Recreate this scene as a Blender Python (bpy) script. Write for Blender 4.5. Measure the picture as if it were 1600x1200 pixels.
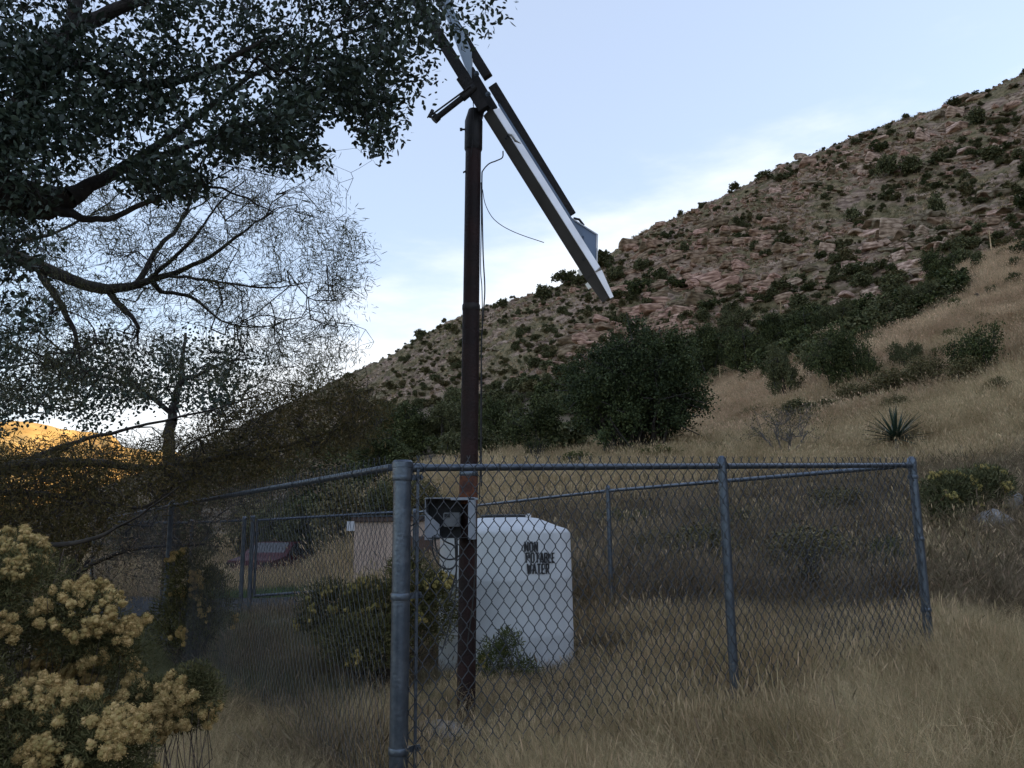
import bpy, bmesh, math, random
import numpy as np
from mathutils import Vector, Matrix, Euler
R = math.radians
random.seed(7); rng = np.random.default_rng(7)
for o in list(bpy.data.objects): bpy.data.objects.remove(o)
S = bpy.context.scene
COL = S.collection

# ------------------------------------------------------------------ camera
PITCH, ROLL, F = R(10.2), R(0.6), 1250.0
CAM = np.array((0.0, 0.0, 1.5))
cf = np.array((0, math.cos(PITCH), math.sin(PITCH)))
u0 = np.array((0, -math.sin(PITCH), math.cos(PITCH))); r0 = np.array((1.0, 0, 0))
cr = math.cos(ROLL)*r0 - math.sin(ROLL)*u0
cu = math.sin(ROLL)*r0 + math.cos(ROLL)*u0
cam_d = bpy.data.cameras.new('camera'); cam = bpy.data.objects.new('camera', cam_d); COL.objects.link(cam)
cam.matrix_world = Matrix(((cr[0], cu[0], -cf[0], CAM[0]), (cr[1], cu[1], -cf[1], CAM[1]), (cr[2], cu[2], -cf[2], CAM[2]), (0, 0, 0, 1)))
cam_d.sensor_width = 36; cam_d.lens = 36*F/1600; cam_d.clip_start = .05; cam_d.clip_end = 20000
S.camera = cam
S.render.engine = 'CYCLES'; S.cycles.max_bounces = 4; S.cycles.diffuse_bounces = 2; S.cycles.glossy_bounces = 2; S.cycles.transmission_bounces = 2; S.cycles.transparent_max_bounces = 4
S.render.resolution_x, S.render.resolution_y = 1024, 768

def ray(px, py):
    return cf*F + cr*(px-800) + cu*(600-py)
def P(px, py, Y):
    d = ray(px, py); return Vector(CAM + d*(Y/d[1]))

# ------------------------------------------------------------------ sky, sun, exposure
SUN_AZ, SUN_EL = R(85), R(12)
W = bpy.data.worlds.new('World'); S.world = W; W.use_nodes = True
nt = W.node_tree; N = nt.nodes; L = nt.links
bg = N['Background']; bg.inputs['Strength'].default_value = 0.15
sky = N.new('ShaderNodeTexSky'); sky.sky_type = 'NISHITA'; sky.sun_disc = False
sky.sun_elevation = SUN_EL; sky.sun_rotation = SUN_AZ; sky.air_density = 1.0; sky.dust_density = 0.6; sky.ozone_density = 1.3
tc = N.new('ShaderNodeTexCoord')
# a veil of thin high cloud: lies under the great circle through two directions, with wispy streaks
d1 = ray(480, 400); d2 = ray(1640, 60); nv = np.cross(d1, d2); nv /= np.linalg.norm(nv)
if nv[2] > 0: nv = -nv
dot = N.new('ShaderNodeVectorMath'); dot.operation = 'DOT_PRODUCT'; dot.inputs[1].default_value = nv
L.new(tc.outputs['Generated'], dot.inputs[0])
mp = N.new('ShaderNodeMapping'); mp.inputs['Rotation'].default_value = (0, R(28), 0); mp.inputs['Scale'].default_value = (2.2, 2.2, 7.5)
L.new(tc.outputs['Generated'], mp.inputs['Vector'])
nz = N.new('ShaderNodeTexNoise'); nz.inputs['Scale'].default_value = 1.6; nz.inputs['Detail'].default_value = 9; nz.inputs['Roughness'].default_value = .55
L.new(mp.outputs[0], nz.inputs['Vector'])
ma = N.new('ShaderNodeMath'); ma.operation = 'MULTIPLY_ADD'; ma.inputs[1].default_value = .30; ma.inputs[2].default_value = -.15
L.new(nz.outputs['Fac'], ma.inputs[0])
ad = N.new('ShaderNodeMath'); ad.operation = 'ADD'; L.new(dot.outputs['Value'], ad.inputs[0]); L.new(ma.outputs[0], ad.inputs[1])
rm = N.new('ShaderNodeMapRange'); rm.interpolation_type = 'SMOOTHSTEP'
rm.inputs['From Min'].default_value = .0; rm.inputs['From Max'].default_value = .13
rm.inputs['To Min'].default_value = 0.0; rm.inputs['To Max'].default_value = .85
L.new(ad.outputs[0], rm.inputs['Value'])
tint = N.new('ShaderNodeMix'); tint.data_type = 'RGBA'; tint.inputs[0].default_value = .60
tint.inputs[7].default_value = (1.46, 1.60, 2.02, 1)
L.new(sky.outputs[0], tint.inputs[6])
mx = N.new('ShaderNodeMix'); mx.data_type = 'RGBA'; mx.inputs[7].default_value = (2.55, 2.6, 2.66, 1)
L.new(rm.outputs[0], mx.inputs[0]); L.new(tint.outputs[2], mx.inputs[6]); L.new(mx.outputs[2], bg.inputs['Color'])

sl = bpy.data.lights.new('sun', 'SUN'); sl.energy = 3.0; sl.angle = R(.5); sl.color = (1, .66, .30)
so = bpy.data.objects.new('sun', sl); COL.objects.link(so)
sd = Vector((math.sin(SUN_AZ)*math.cos(SUN_EL), math.cos(SUN_AZ)*math.cos(SUN_EL), math.sin(SUN_EL)))
so.rotation_euler = sd.to_track_quat('Z', 'Y').to_euler()
S.view_settings.view_transform = 'Standard'; S.view_settings.look = 'None'
S.view_settings.exposure = 1.68; S.view_settings.gamma = 1; S.view_settings.use_curve_mapping = False

# ------------------------------------------------------------------ materials
MATS = {}
def mat(name, c1, c2=None, scale=8, rough=.8, metal=0, bump=0, bscale=None, detail=6, island=0, obj=0, transl=0, c3=None, stretch=None, lo=.35, hi=.65, spec=.5, world=0):
    m = bpy.data.materials.new(name); m.use_nodes = True; t = m.node_tree; n = t.nodes; l = t.links
    b = n['Principled BSDF']; b.inputs['Roughness'].default_value = rough; b.inputs['Metallic'].default_value = metal
    b.inputs['Specular IOR Level'].default_value = spec
    c = n.new('ShaderNodeTexCoord'); v = n.new('ShaderNodeNewGeometry').outputs['Position'] if world else c.outputs['Object']
    if stretch:
        q = n.new('ShaderNodeMapping'); q.inputs['Scale'].default_value = stretch; l.new(v, q.inputs['Vector']); v = q.outputs[0]
    nn = n.new('ShaderNodeTexNoise'); nn.inputs['Scale'].default_value = scale; nn.inputs['Detail'].default_value = detail; l.new(v, nn.inputs['Vector'])
    rp = n.new('ShaderNodeValToRGB'); e = rp.color_ramp.elements
    e[0].position = lo; e[0].color = (*c1, 1); e[1].position = hi; e[1].color = (*(c2 or c1), 1)
    if c3: k = e.new((lo+hi)/2); k.color = (*c3, 1)
    l.new(nn.outputs['Fac'], rp.inputs['Fac']); col = rp.outputs[0]
    if island or obj:
        src = n.new('ShaderNodeNewGeometry').outputs['Random Per Island'] if island else n.new('ShaderNodeObjectInfo').outputs['Random']
        a = island or obj
        mr = n.new('ShaderNodeMapRange'); mr.inputs['To Min'].default_value = 1-a; mr.inputs['To Max'].default_value = 1+a; l.new(src, mr.inputs['Value'])
        hs = n.new('ShaderNodeHueSaturation'); l.new(mr.outputs[0], hs.inputs['Value']); l.new(col, hs.inputs['Color'])
        m2 = n.new('ShaderNodeMapRange'); m2.inputs['To Min'].default_value = .5+a*.045; m2.inputs['To Max'].default_value = .5-a*.045; l.new(src, m2.inputs['Value']); l.new(m2.outputs[0], hs.inputs['Hue'])
        col = hs.outputs[0]
    l.new(col, b.inputs['Base Color'])
    if bump:
        bn = n.new('ShaderNodeTexNoise'); bn.inputs['Scale'].default_value = bscale or scale*3; bn.inputs['Detail'].default_value = 8; l.new(v, bn.inputs['Vector'])
        bu = n.new('ShaderNodeBump'); bu.inputs['Strength'].default_value = bump; bu.inputs['Distance'].default_value = .02
        l.new(bn.outputs['Fac'], bu.inputs['Height']); l.new(bu.outputs[0], b.inputs['Normal'])
    if transl:
        tr = n.new('ShaderNodeBsdfTranslucent'); l.new(col, tr.inputs['Color'])
        ms = n.new('ShaderNodeMixShader'); ms.inputs[0].default_value = transl
        l.new(b.outputs[0], ms.inputs[1]); l.new(tr.outputs[0], ms.inputs[2]); l.new(ms.outputs[0], n['Material Output'].inputs['Surface'])
    MATS[name] = m; return m

M_galv = mat('galvanised_steel', (.075, .092, .118), (.125, .145, .175), 14, .38, .7, .15, 60)
M_wire = mat('galvanised_wire', (.045, .048, .053), (.08, .084, .092), 20, .5, .4)
M_rust = mat('rusty_pipe', (.013, .0055, .005), (.028, .0095, .008), 6, .6, .1, .4, 60, c3=(.019, .0075, .0065), spec=.3)
M_rust2 = mat('orange_rust', (.16, .05, .018), (.06, .025, .018), 18, .9, 0, .5, 60)
M_dark = mat('dark_painted_steel', (.014, .012, .012), (.028, .022, .021), 12, .6, .3, .3, 50)
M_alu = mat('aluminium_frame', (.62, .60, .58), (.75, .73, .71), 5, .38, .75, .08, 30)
M_aluu = mat('shaded_aluminium', (.085, .078, .072), (.115, .105, .098), 5, .5, .2, .08, 30)  # same aluminium as the frame side, underside shade put into the colour
M_pane = mat('panel_back_sheet', (.13, .18, .27), (.17, .22, .32), 3, .35)
M_pane2 = mat('panel_glass', (.32, .39, .48), (.38, .45, .54), 3, .3)
M_white = mat('white_trim', (.6, .6, .62), (.7, .7, .72), 5, .5)
M_tank = mat('tank_plastic', (.49, .505, .52), (.60, .61, .62), 1.6, .5, 0, .12, 25, stretch=(3, 3, .4), lo=.3, hi=.7)
M_black = mat('black_paint', (.012, .012, .014), (.02, .02, .022), 10, .6)
M_cable = mat('black_cable', (.012, .012, .014), (.02, .02, .02), 10, .5)
M_box = mat('grey_enamel', (.24, .26, .30), (.34, .36, .40), 9, .5, .2, .1, 40)
M_boxin = mat('dark_box_inner', (.015, .016, .018), (.03, .03, .033), 9, .7)  # box back plate and floor, darker than the grey sides
M_wall = mat('beige_stucco', (.48, .35, .27), (.55, .41, .32), 2.5, .9, 0, .3, 60)
M_fascia = mat('brown_fascia', (.08, .045, .03), (.11, .06, .04), 8, .7)
M_carp = mat('maroon_car_paint', (.05, .008, .012), (.06, .010, .014), 3, .6, spec=.25)
M_glass = mat('dark_glass', (.02, .022, .025), (.03, .03, .035), 3, .08)
M_tyre = mat('tyre_rubber', (.015, .015, .015), (.025, .025, .025), 20, .85)
M_road = mat('asphalt', (.025, .025, .027), (.045, .045, .047), 6, .95, 0, .3, 80, spec=.1)
M_conc = mat('weathered_timber', (.20, .17, .15), (.30, .26, .235), 6, .9, 0, .4, 40)
M_rock = mat('pinkish_rock', (.12, .080, .054), (.50, .375, .275), 1.6, .92, 0, 1.0, 6, obj=.5, c3=(.29, .205, .145), stretch=(1, 1, 3.2), spec=.15)
M_rockg = mat('grey_rock', (.20, .195, .195), (.36, .345, .34), 4, .92, 0, .8, 12, obj=.12)
M_cliff = mat('red_cliff_rock', (.11, .066, .045), (.46, .32, .225), 1.5, .92, 0, 1.0, 6, obj=.45, c3=(.27, .175, .120), stretch=(1, 1, 3.6), spec=.15)
M_bark = mat('dark_bark', (.028, .023, .020), (.055, .046, .040), 20, .95, 0, .6, 60)
M_bark2 = mat('grey_bark', (.10, .085, .075), (.16, .14, .125), 20, .95, 0, .5, 60)
M_twig = mat('mesquite_bark', (.030, .024, .020), (.055, .044, .036), 12, .95)
M_oak = mat('oak_leaves', (.034, .052, .034), (.056, .080, .054), 5, .45, island=.45, transl=.18)
M_mesq = mat('mesquite_leaves', (.075, .080, .035), (.125, .120, .050), 1.5, .6, island=.4, transl=.28)
M_oliv = mat('olive_mesquite_leaves', (.075, .062, .022), (.135, .105, .038), 1.2, .7, island=.5, transl=.2, spec=.2)
M_far = mat('dark_tree_foliage', (.042, .052, .018), (.088, .100, .036), 1.2, .75, island=.55, obj=.3, spec=.2)
M_big = mat('oak_crown_foliage', (.030, .042, .016), (.060, .076, .028), 1.2, .75, island=.55, obj=.2, spec=.2)
M_far2 = mat('shrub_foliage', (.072, .076, .032), (.125, .124, .056), .8, .8, island=.5, obj=.4, spec=.2)
M_far3 = mat('olive_shrub_foliage', (.105, .092, .040), (.165, .140, .065), .8, .8, island=.5, obj=.3, spec=.2)
M_grn = mat('bright_green_leaves', (.070, .085, .026), (.115, .125, .045), 2, .7, island=.4, transl=.15, spec=.2)
M_rb = mat('rabbitbrush_leaves', (.070, .068, .026), (.135, .125, .050), 6, .8, island=.5, transl=.1, spec=.2)
M_flow = mat('faded_yellow_flowers', (.36, .25, .095), (.56, .41, .18), 14, .95, obj=.28, island=.25, transl=.15, spec=.1)
M_flow2 = mat('dull_yellow_flowers', (.26, .205, .065), (.40, .32, .12), 12, .9, obj=.25, transl=.1, spec=.1)
M_stem = mat('pale_stems', (.045, .034, .026), (.13, .105, .085), 12, .9, island=.6)
M_straw = mat('straw_grass', (.30, .215, .11), (.60, .47, .28), .9, .85, island=.45, obj=.15, transl=.25, world=1, lo=.3, hi=.7, spec=.2)
M_haze = mat('seed_head_grass', (.27, .195, .095), (.60, .475, .275), 1.3, .9, island=.45, obj=.12, transl=.25, world=1, lo=.36, hi=.66, spec=.2)
M_weed = mat('grey_dry_weeds', (.085, .062, .034), (.28, .215, .135), 1.1, .9, island=.5, obj=.2, transl=.1, world=1, spec=.2)
M_gras2 = mat('green_dry_grass', (.11, .115, .055), (.19, .18, .09), 1.2, .9, island=.35, obj=.25, transl=.2)
M_tan = mat('tan_hill_grass', (.36, .245, .145), (.62, .46, .29), .25, .9, island=.4, obj=.15, transl=.2, world=1, lo=.32, hi=.68, spec=.2)
M_yuc = mat('yucca_leaves', (.022, .042, .026), (.04, .068, .042), 4, .5, obj=.2)
M_lawn = mat('green_lawn', (.06, .10, .03), (.09, .14, .045), 2, .9, island=.3, obj=.2)

# ------------------------------------------------------------------ helpers
def tag(o, label=None, cat=None, group=None, kind=None):
    if label: o['label'] = label
    if cat: o['category'] = cat
    if group: o['group'] = group
    if kind: o['kind'] = kind
    return o
def empty(name, loc, rz=0):
    o = bpy.data.objects.new(name, None); COL.objects.link(o); o.location = loc; o.rotation_euler = (0, 0, rz); o.empty_display_size = .2
    return o
def mesh_np(name, V, Fc, m, smooth=False):
    me = bpy.data.meshes.new(name); V = np.asarray(V, dtype=np.float32).reshape(-1, 3); Fc = np.asarray(Fc, dtype=np.int32)
    k = Fc.shape[1]; me.vertices.add(len(V)); me.vertices.foreach_set('co', V.ravel())
    me.loops.add(Fc.size); me.loops.foreach_set('vertex_index', Fc.ravel())
    me.polygons.add(len(Fc)); me.polygons.foreach_set('loop_start', np.arange(0, Fc.size, k, dtype=np.int32))
    try: me.polygons.foreach_set('loop_total', np.full(len(Fc), k, dtype=np.int32))
    except Exception: pass
    if smooth: me.polygons.foreach_set('use_smooth', np.ones(len(Fc), dtype=bool))
    me.update(calc_edges=True); me.validate()
    if m: me.materials.append(m)
    return me
def link(name, me, parent=None, loc=None):
    o = bpy.data.objects.new(name, me); COL.objects.link(o)
    if parent is not None: o.parent = parent
    if loc is not None: o.location = loc
    return o
class MB:
    def __init__(s): s.v = []; s.f = []
    def add(s, v, f):
        k = len(s.v); s.v += [tuple(x) for x in v]; s.f += [tuple(i+k for i in q) for q in f]
    def obox(s, c, ax, ay, az):      # centre and three half-axis vectors
        c, ax, ay, az = map(Vector, (c, ax, ay, az))
        v = [c+i*ax+j*ay+k*az for k in (-1, 1) for j in (-1, 1) for i in (-1, 1)]
        s.add(v, [(0, 2, 3, 1), (4, 5, 7, 6), (0, 1, 5, 4), (2, 6, 7, 3), (0, 4, 6, 2), (1, 3, 7, 5)])
    def box(s, x0, x1, y0, y1, z0, z1):
        s.obox(((x0+x1)/2, (y0+y1)/2, (z0+z1)/2), ((x1-x0)/2, 0, 0), (0, (y1-y0)/2, 0), (0, 0, (z1-z0)/2))
    def tube(s, pts, rad, n=10, cap=True):
        pts = [Vector(p) for p in pts]; m = len(pts)
        if not hasattr(rad, '__len__'): rad = [rad]*m
        k = len(s.v); t = (pts[1]-pts[0]).normalized()
        a = t.orthogonal().normalized()
        for i, p in enumerate(pts):
            tt = (pts[min(i+1, m-1)]-pts[max(i-1, 0)]).normalized()
            a = (a-tt*a.dot(tt)).normalized(); b = tt.cross(a)
            for j in range(n):
                q = 2*math.pi*j/n; s.v.append(tuple(p+(a*math.cos(q)+b*math.sin(q))*rad[i]))
        for i in range(m-1):
            for j in range(n):
                s.f.append((k+i*n+j, k+i*n+(j+1) % n, k+(i+1)*n+(j+1) % n, k+(i+1)*n+j))
        if cap: s.f.append(tuple(k+j for j in reversed(range(n)))); s.f.append(tuple(k+(m-1)*n+j for j in range(n)))
    def lathe(s, prof, n=32, c=(0, 0, 0)):
        k = len(s.v)
        for (r, z) in prof:
            for j in range(n):
                q = 2*math.pi*j/n; s.v.append((c[0]+r*math.cos(q), c[1]+r*math.sin(q), c[2]+z))
        for i in range(len(prof)-1):
            for j in range(n): s.f.append((k+i*n+j, k+i*n+(j+1) % n, k+(i+1)*n+(j+1) % n, k+(i+1)*n+j))
        s.f.append(tuple(k+(len(prof)-1)*n+j for j in range(n))); s.f.append(tuple(k+j for j in reversed(range(n))))
    def prism(s, poly, off):
        off = Vector(off); poly = [Vector(p) for p in poly]; n = len(poly)
        s.add(poly+[p+off for p in poly], [tuple(range(n)), tuple(n+j for j in reversed(range(n)))]+[(j, n+j, n+(j+1) % n, (j+1) % n) for j in range(n)])
    def build(s, name, m, parent=None, smooth=False, bevel=0, loc=None):
        me = bpy.data.meshes.new(name); me.from_pydata(s.v, [], s.f); me.validate(); me.materials.append(m)
        bm = bmesh.new(); bm.from_mesh(me); bmesh.ops.recalc_face_normals(bm, faces=bm.faces[:])
        if bevel: bmesh.ops.bevel(bm, geom=[e for e in bm.edges if len(e.link_faces) == 2 and e.calc_face_angle(0) > .6], offset=bevel, segments=2, affect='EDGES')
        bm.to_mesh(me); bm.free()
        if smooth:
            for p in me.polygons: p.use_smooth = True
            me.set_sharp_from_angle(angle=R(40))
        o = link(name, me, None, loc)
        if parent is not None:
            o.parent = parent; o.matrix_parent_inverse = pinv(parent)
        return o
def pinv(p):
    return (Matrix.Translation(p.location) @ p.rotation_euler.to_matrix().to_4x4()).inverted()

def nrm(a): return a/np.maximum(np.linalg.norm(a, axis=-1, keepdims=True), 1e-9)
def edge_tubes(P0, P1, R0, R1, n=4):
    P0 = np.asarray(P0, float); P1 = np.asarray(P1, float); R0 = np.asarray(R0, float)[:, None]; R1 = np.asarray(R1, float)[:, None]
    d = nrm(P1-P0); h = np.where(np.abs(d[:, 2:3]) > .9, np.array([[1., 0, 0]]), np.array([[0, 0, 1.]]))
    a = nrm(np.cross(d, h)); b = np.cross(d, a)
    V = []
    for (p, r) in ((P0, R0), (P1, R1)):
        for j in range(n):
            q = 2*math.pi*j/n; V.append(p+(a*math.cos(q)+b*math.sin(q))*r)
    V = np.stack(V, 1); m = len(P0); base = (np.arange(m)*2*n)[:, None]
    Fs = [np.concatenate([base+j, base+(j+1) % n, base+n+(j+1) % n, base+n+j], 1) for j in range(n)]
    return V.reshape(-1, 3), np.stack(Fs, 1).reshape(-1, 4)
def joinvf(lst):
    V = []; Fq = []; k = 0
    for v, f in lst: V.append(v); Fq.append(f+k); k += len(v)
    return np.concatenate(V), np.concatenate(Fq)
def rdir(n, g=None):
    return nrm((g or rng).normal(size=(n, 3)))
def blades(C, D, Nn, Ln, Wd, cup=.0):
    """diamond leaves (two quads folded on the midrib): base C, direction D, normal Nn"""
    D = nrm(D); S_ = nrm(np.cross(D, Nn)); U = np.cross(S_, D)
    Ln = np.asarray(Ln)[:, None]; Wd = np.asarray(Wd)[:, None]
    v0 = C; v3 = C+D*Ln; m1 = C+D*Ln*.35; m2 = C+D*Ln*.72
    V = np.stack([v0, m1+S_*Wd+U*Wd*cup, m2+S_*Wd*.8+U*Wd*cup, v3, m2-S_*Wd*.8+U*Wd*cup, m1-S_*Wd+U*Wd*cup], 1)
    b = (np.arange(len(C))*6)[:, None]
    Fq = np.concatenate([b+np.array([[0, 1, 2, 3]]), b+np.array([[0, 3, 4, 5]])], 1).reshape(-1, 4)
    return V.reshape(-1, 3), Fq
def strips(C, D, Ln, Wd, bend, segs=3, face=None):
    """tapered grass blades; bend = vector added quadratically"""
    n = len(C); D = nrm(D)
    side = nrm(np.cross(D, rdir(n))) if face is None else nrm(np.cross(D, face)); V = []
    for i in range(segs+1):
        t = i/segs; c = C+D*(Ln*t)[:, None]+bend*(t*t); w = (Wd*(1-t)**.7*.5+Wd*.05)[:, None]
        V += [c-side*w, c+side*w]
    V = np.stack(V, 1); b = (np.arange(n)*2*(segs+1))[:, None]
    Fq = np.stack([np.concatenate([b+2*i, b+2*i+1, b+2*i+3, b+2*i+2], 1) for i in range(segs)], 1).reshape(-1, 4)
    return V.reshape(-1, 3), Fq

# gradient noise
_perm = np.random.default_rng(3).permutation(4096)
def pn(x, y, s=0):
    xi = np.floor(x).astype(int); yi = np.floor(y).astype(int); xf = x-xi; yf = y-yi
    u = xf*xf*xf*(xf*(xf*6-15)+10); v = yf*yf*yf*(yf*(yf*6-15)+10)
    def g(ix, iy, dx, dy):
        h = _perm[(_perm[(ix+s*37) & 4095]+iy) & 4095]; a = h*(2*math.pi/4096); return np.cos(a)*dx+np.sin(a)*dy
    a = g(xi, yi, xf, yf); b = g(xi+1, yi, xf-1, yf); c = g(xi, yi+1, xf, yf-1); d = g(xi+1, yi+1, xf-1, yf-1)
    return ((a+(b-a)*u)+((c+(d-c)*u)-(a+(b-a)*u))*v)*1.4
def fbm(x, y, o=4, s=0, gain=.5):
    r = 0; a = 1.
    for i in range(o): r = r+a*pn(x*2**i, y*2**i, s+i); a *= gain
    return r

# GN scatter for stuff
def scatter(name, pts, rots, scls, sources, idx=None):
    """sources: list of (name, mesh). One object of kind stuff made of instances."""
    c = bpy.data.collections.new(name+'_source')
    for i, me in enumerate(sources):
        o = bpy.data.objects.new('%s_clump_%02d' % (name, i), me); c.objects.link(o)
    n = len(pts); me = bpy.data.meshes.new(name); me.vertices.add(n); me.vertices.foreach_set('co', np.asarray(pts, dtype=np.float32).ravel())
    scls = np.asarray(scls, dtype=np.float32); scls = np.repeat(scls[:, None], 3, 1) if scls.ndim == 1 else scls
    a = me.attributes.new('rot', 'FLOAT_VECTOR', 'POINT'); a.data.foreach_set('vector', np.asarray(rots, dtype=np.float32).ravel())
    a = me.attributes.new('scl', 'FLOAT_VECTOR', 'POINT'); a.data.foreach_set('vector', scls.ravel())
    if idx is None: idx = rng.integers(0, len(sources), n)
    a = me.attributes.new('idx', 'INT', 'POINT'); a.data.foreach_set('value', np.asarray(idx, dtype=np.int32))
    o = link(name, me)
    g = bpy.data.node_groups.new(name, 'GeometryNodeTree'); g.interface.new_socket('Geometry', in_out='INPUT', socket_type='NodeSocketGeometry'); g.interface.new_socket('Geometry', in_out='OUTPUT', socket_type='NodeSocketGeometry')
    gi = g.nodes.new('NodeGroupInput'); go = g.nodes.new('NodeGroupOutput')
    ip = g.nodes.new('GeometryNodeInstanceOnPoints'); ci = g.nodes.new('GeometryNodeCollectionInfo')
    ci.inputs['Collection'].default_value = c; ci.inputs['Separate Children'].default_value = True; ci.inputs['Reset Children'].default_value = True
    ip.inputs['Pick Instance'].default_value = True
    def na(nm, ty):
        q = g.nodes.new('GeometryNodeInputNamedAttribute'); q.data_type = ty; q.inputs['Name'].default_value = nm; return q.outputs['Attribute']
    g.links.new(gi.outputs[0], ip.inputs['Points']); g.links.new(ci.outputs[0], ip.inputs['Instance'])
    g.links.new(na('rot', 'FLOAT_VECTOR'), ip.inputs['Rotation']); g.links.new(na('scl', 'FLOAT_VECTOR'), ip.inputs['Scale']); g.links.new(na('idx', 'INT'), ip.inputs['Instance Index'])
    g.links.new(ip.outputs[0], go.inputs[0])
    md = o.modifiers.new('scatter', 'NODES'); md.node_group = g
    return o

# ------------------------------------------------------------------ terrain
def c_px(px, rows):
    az = math.atan((px-800)/F); out = []
    for (Y, py) in rows: p = P(px, py, Y); out.append((math.hypot(p.x, p.y), p.z))
    return az, [(0, 0.0), (7, .045*7*math.sin(az))]+out
COLS = [c_px(0, [(13.5, 985), (20, 945), (30, 915), (42, 895), (55, 880), (75, 865), (100, 850), (135, 838), (190, 822), (260, 806)]),
 c_px(200, [(13.5, 985), (20, 945), (30, 915), (42, 892), (55, 875), (75, 855), (100, 838), (135, 815), (190, 780), (260, 742)]),
 c_px(350, [(13.5, 985), (20, 945), (30, 915), (42, 885), (55, 860), (75, 825), (100, 800), (135, 770), (190, 715), (260, 662)]),
 c_px(500, [(13.5, 975), (20, 942), (30, 912), (42, 850), (55, 815), (75, 775), (100, 745), (135, 700), (180, 645), (240, 588)]),
 c_px(600, [(13.5, 970), (21, 925), (29, 825), (40, 780), (52, 765), (70, 740), (92, 715), (125, 660), (168, 600), (228, 540)]),
 c_px(700, [(13.5, 960), (21, 900), (28, 785), (38, 742), (48, 735), (62, 722), (85, 700), (115, 625), (155, 550), (215, 486)]),
 c_px(780, [(13.5, 950), (20, 865), (28, 778), (37, 735), (46, 725), (60, 705), (80, 685), (108, 600), (148, 530), (205, 455)]),
 c_px(900, [(13.5, 940), (20, 855), (28, 768), (36, 728), (45, 715), (60, 690), (78, 668), (100, 570), (140, 500), (195, 428)]),
 c_px(1000, [(13.5, 935), (20, 845), (28, 758), (35, 715), (44, 702), (60, 665), (76, 650), (98, 560), (135, 460), (190, 352)]),
 c_px(1100, [(13.5, 935), (20, 835), (28, 745), (34, 705), (42, 690), (60, 645), (75, 638), (95, 545), (130, 430), (185, 306)]),
 c_px(1300, [(13.5, 945), (17, 850), (25, 755), (34, 690), (42, 660), (68, 545), (80, 535), (92, 500), (128, 360), (175, 203)]),
 c_px(1450, [(13.5, 945), (16, 850), (24, 745), (34, 650), (42, 622), (70, 480), (80, 474), (90, 455), (125, 310), (170, 147)]),
 c_px(1600, [(13.5, 938), (16, 845), (24, 730), (34, 598), (42, 570), (70, 400), (80, 396), (90, 380), (125, 250), (165, 98)])]
_r = COLS[-1][1]
def c_az(deg, f, rr=None, zz=None): return R(deg), [(r*1.0, z*f) for (r, z) in _r[:-1]]+[((rr or _r[-1][0]), (zz if zz is not None else _r[-1][1]*f))]
COLS += [c_az(41, 1.0, 198, 112), c_az(55, .97, 195, 112), c_az(75, .85, 195, 108), c_az(95, .8, 200, 104), c_az(120, .5, 210, 70), c_az(150, .08, 215, 12), c_az(180, 0), ]  # hill carried on out of view, kept high to block the low sun
_l = COLS[0][1]
COLS = [(R(-180), [(r, 0*z) for r, z in _l]), (R(-120), [(r, z*.3) for r, z in _l]), (R(-60), [(r, z*.8) for r, z in _l])]+COLS
COLS = [(az, rows+[(rows[-1][0]*1.25, rows[-1][1]-.12*rows[-1][0]*(rows[-1][1] > 15)), (650, min(rows[-1][1]*.1, 0)-6), (1600, -12), (20000, -40)]) for az, rows in COLS]
cAZ = np.array([c[0] for c in COLS]); cR = np.array([[q[0] for q in c[1]] for c in COLS]); cZ = np.array([[q[1] for q in c[1]] for c in COLS])
gAZ = np.linspace(-math.pi, math.pi, 1441); gLR = np.linspace(0, math.log(20001), 700)
K = cR.shape[1]
iR = np.stack([np.interp(gAZ, cAZ, cR[:, k]) for k in range(K)], 1); iZ = np.stack([np.interp(gAZ, cAZ, cZ[:, k]) for k in range(K)], 1)
rg = np.exp(gLR)-1
GZ = np.stack([np.interp(rg, iR[i], iZ[i]) for i in range(len(gAZ))])
def blur(a, w, ax):
    k = np.exp(-.5*(np.arange(-3*w, 3*w+1)/w)**2); k /= k.sum(); n = 3*w
    pad = [(0, 0), (0, 0)]; pad[ax] = (n, n)
    b = np.pad(a, pad, mode='wrap' if ax == 0 else 'edge')
    return np.apply_along_axis(lambda q: np.convolve(q, k, 'valid'), ax, b)
GZ = blur(blur(GZ, 5, 0), 4, 1)
def H0(x, y):
    az = np.arctan2(x, y); lr = np.log(np.hypot(x, y)+1)
    a = (az+math.pi)/(2*math.pi)*(len(gAZ)-1); b = lr/gLR[-1]*(len(gLR)-1)
    ai = np.clip(a.astype(int), 0, len(gAZ)-2); bi = np.clip(b.astype(int), 0, len(gLR)-2); fa = a-ai; fb = b-bi
    return (GZ[ai, bi]*(1-fa)+GZ[ai+1, bi]*fa)*(1-fb)+(GZ[ai, bi+1]*(1-fa)+GZ[ai+1, bi+1]*fa)*fb
def sst(a, b, x): t = np.clip((x-a)/(b-a), 0, 1); return t*t*(3-2*t)
cols_foot = cR[:, 8]
def rockmask(x, y):
    az = np.arctan2(x, y); r = np.hypot(x, y); foot = np.interp(az, cAZ, cR[:, 9]); ridge = np.interp(az, cAZ, cR[:, 11])
    m = sst(foot*.93, foot*1.06, r)*(1-sst(ridge*1.3, ridge*1.6, r))
    return m*sst(R(-19), R(-8), az)
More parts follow.
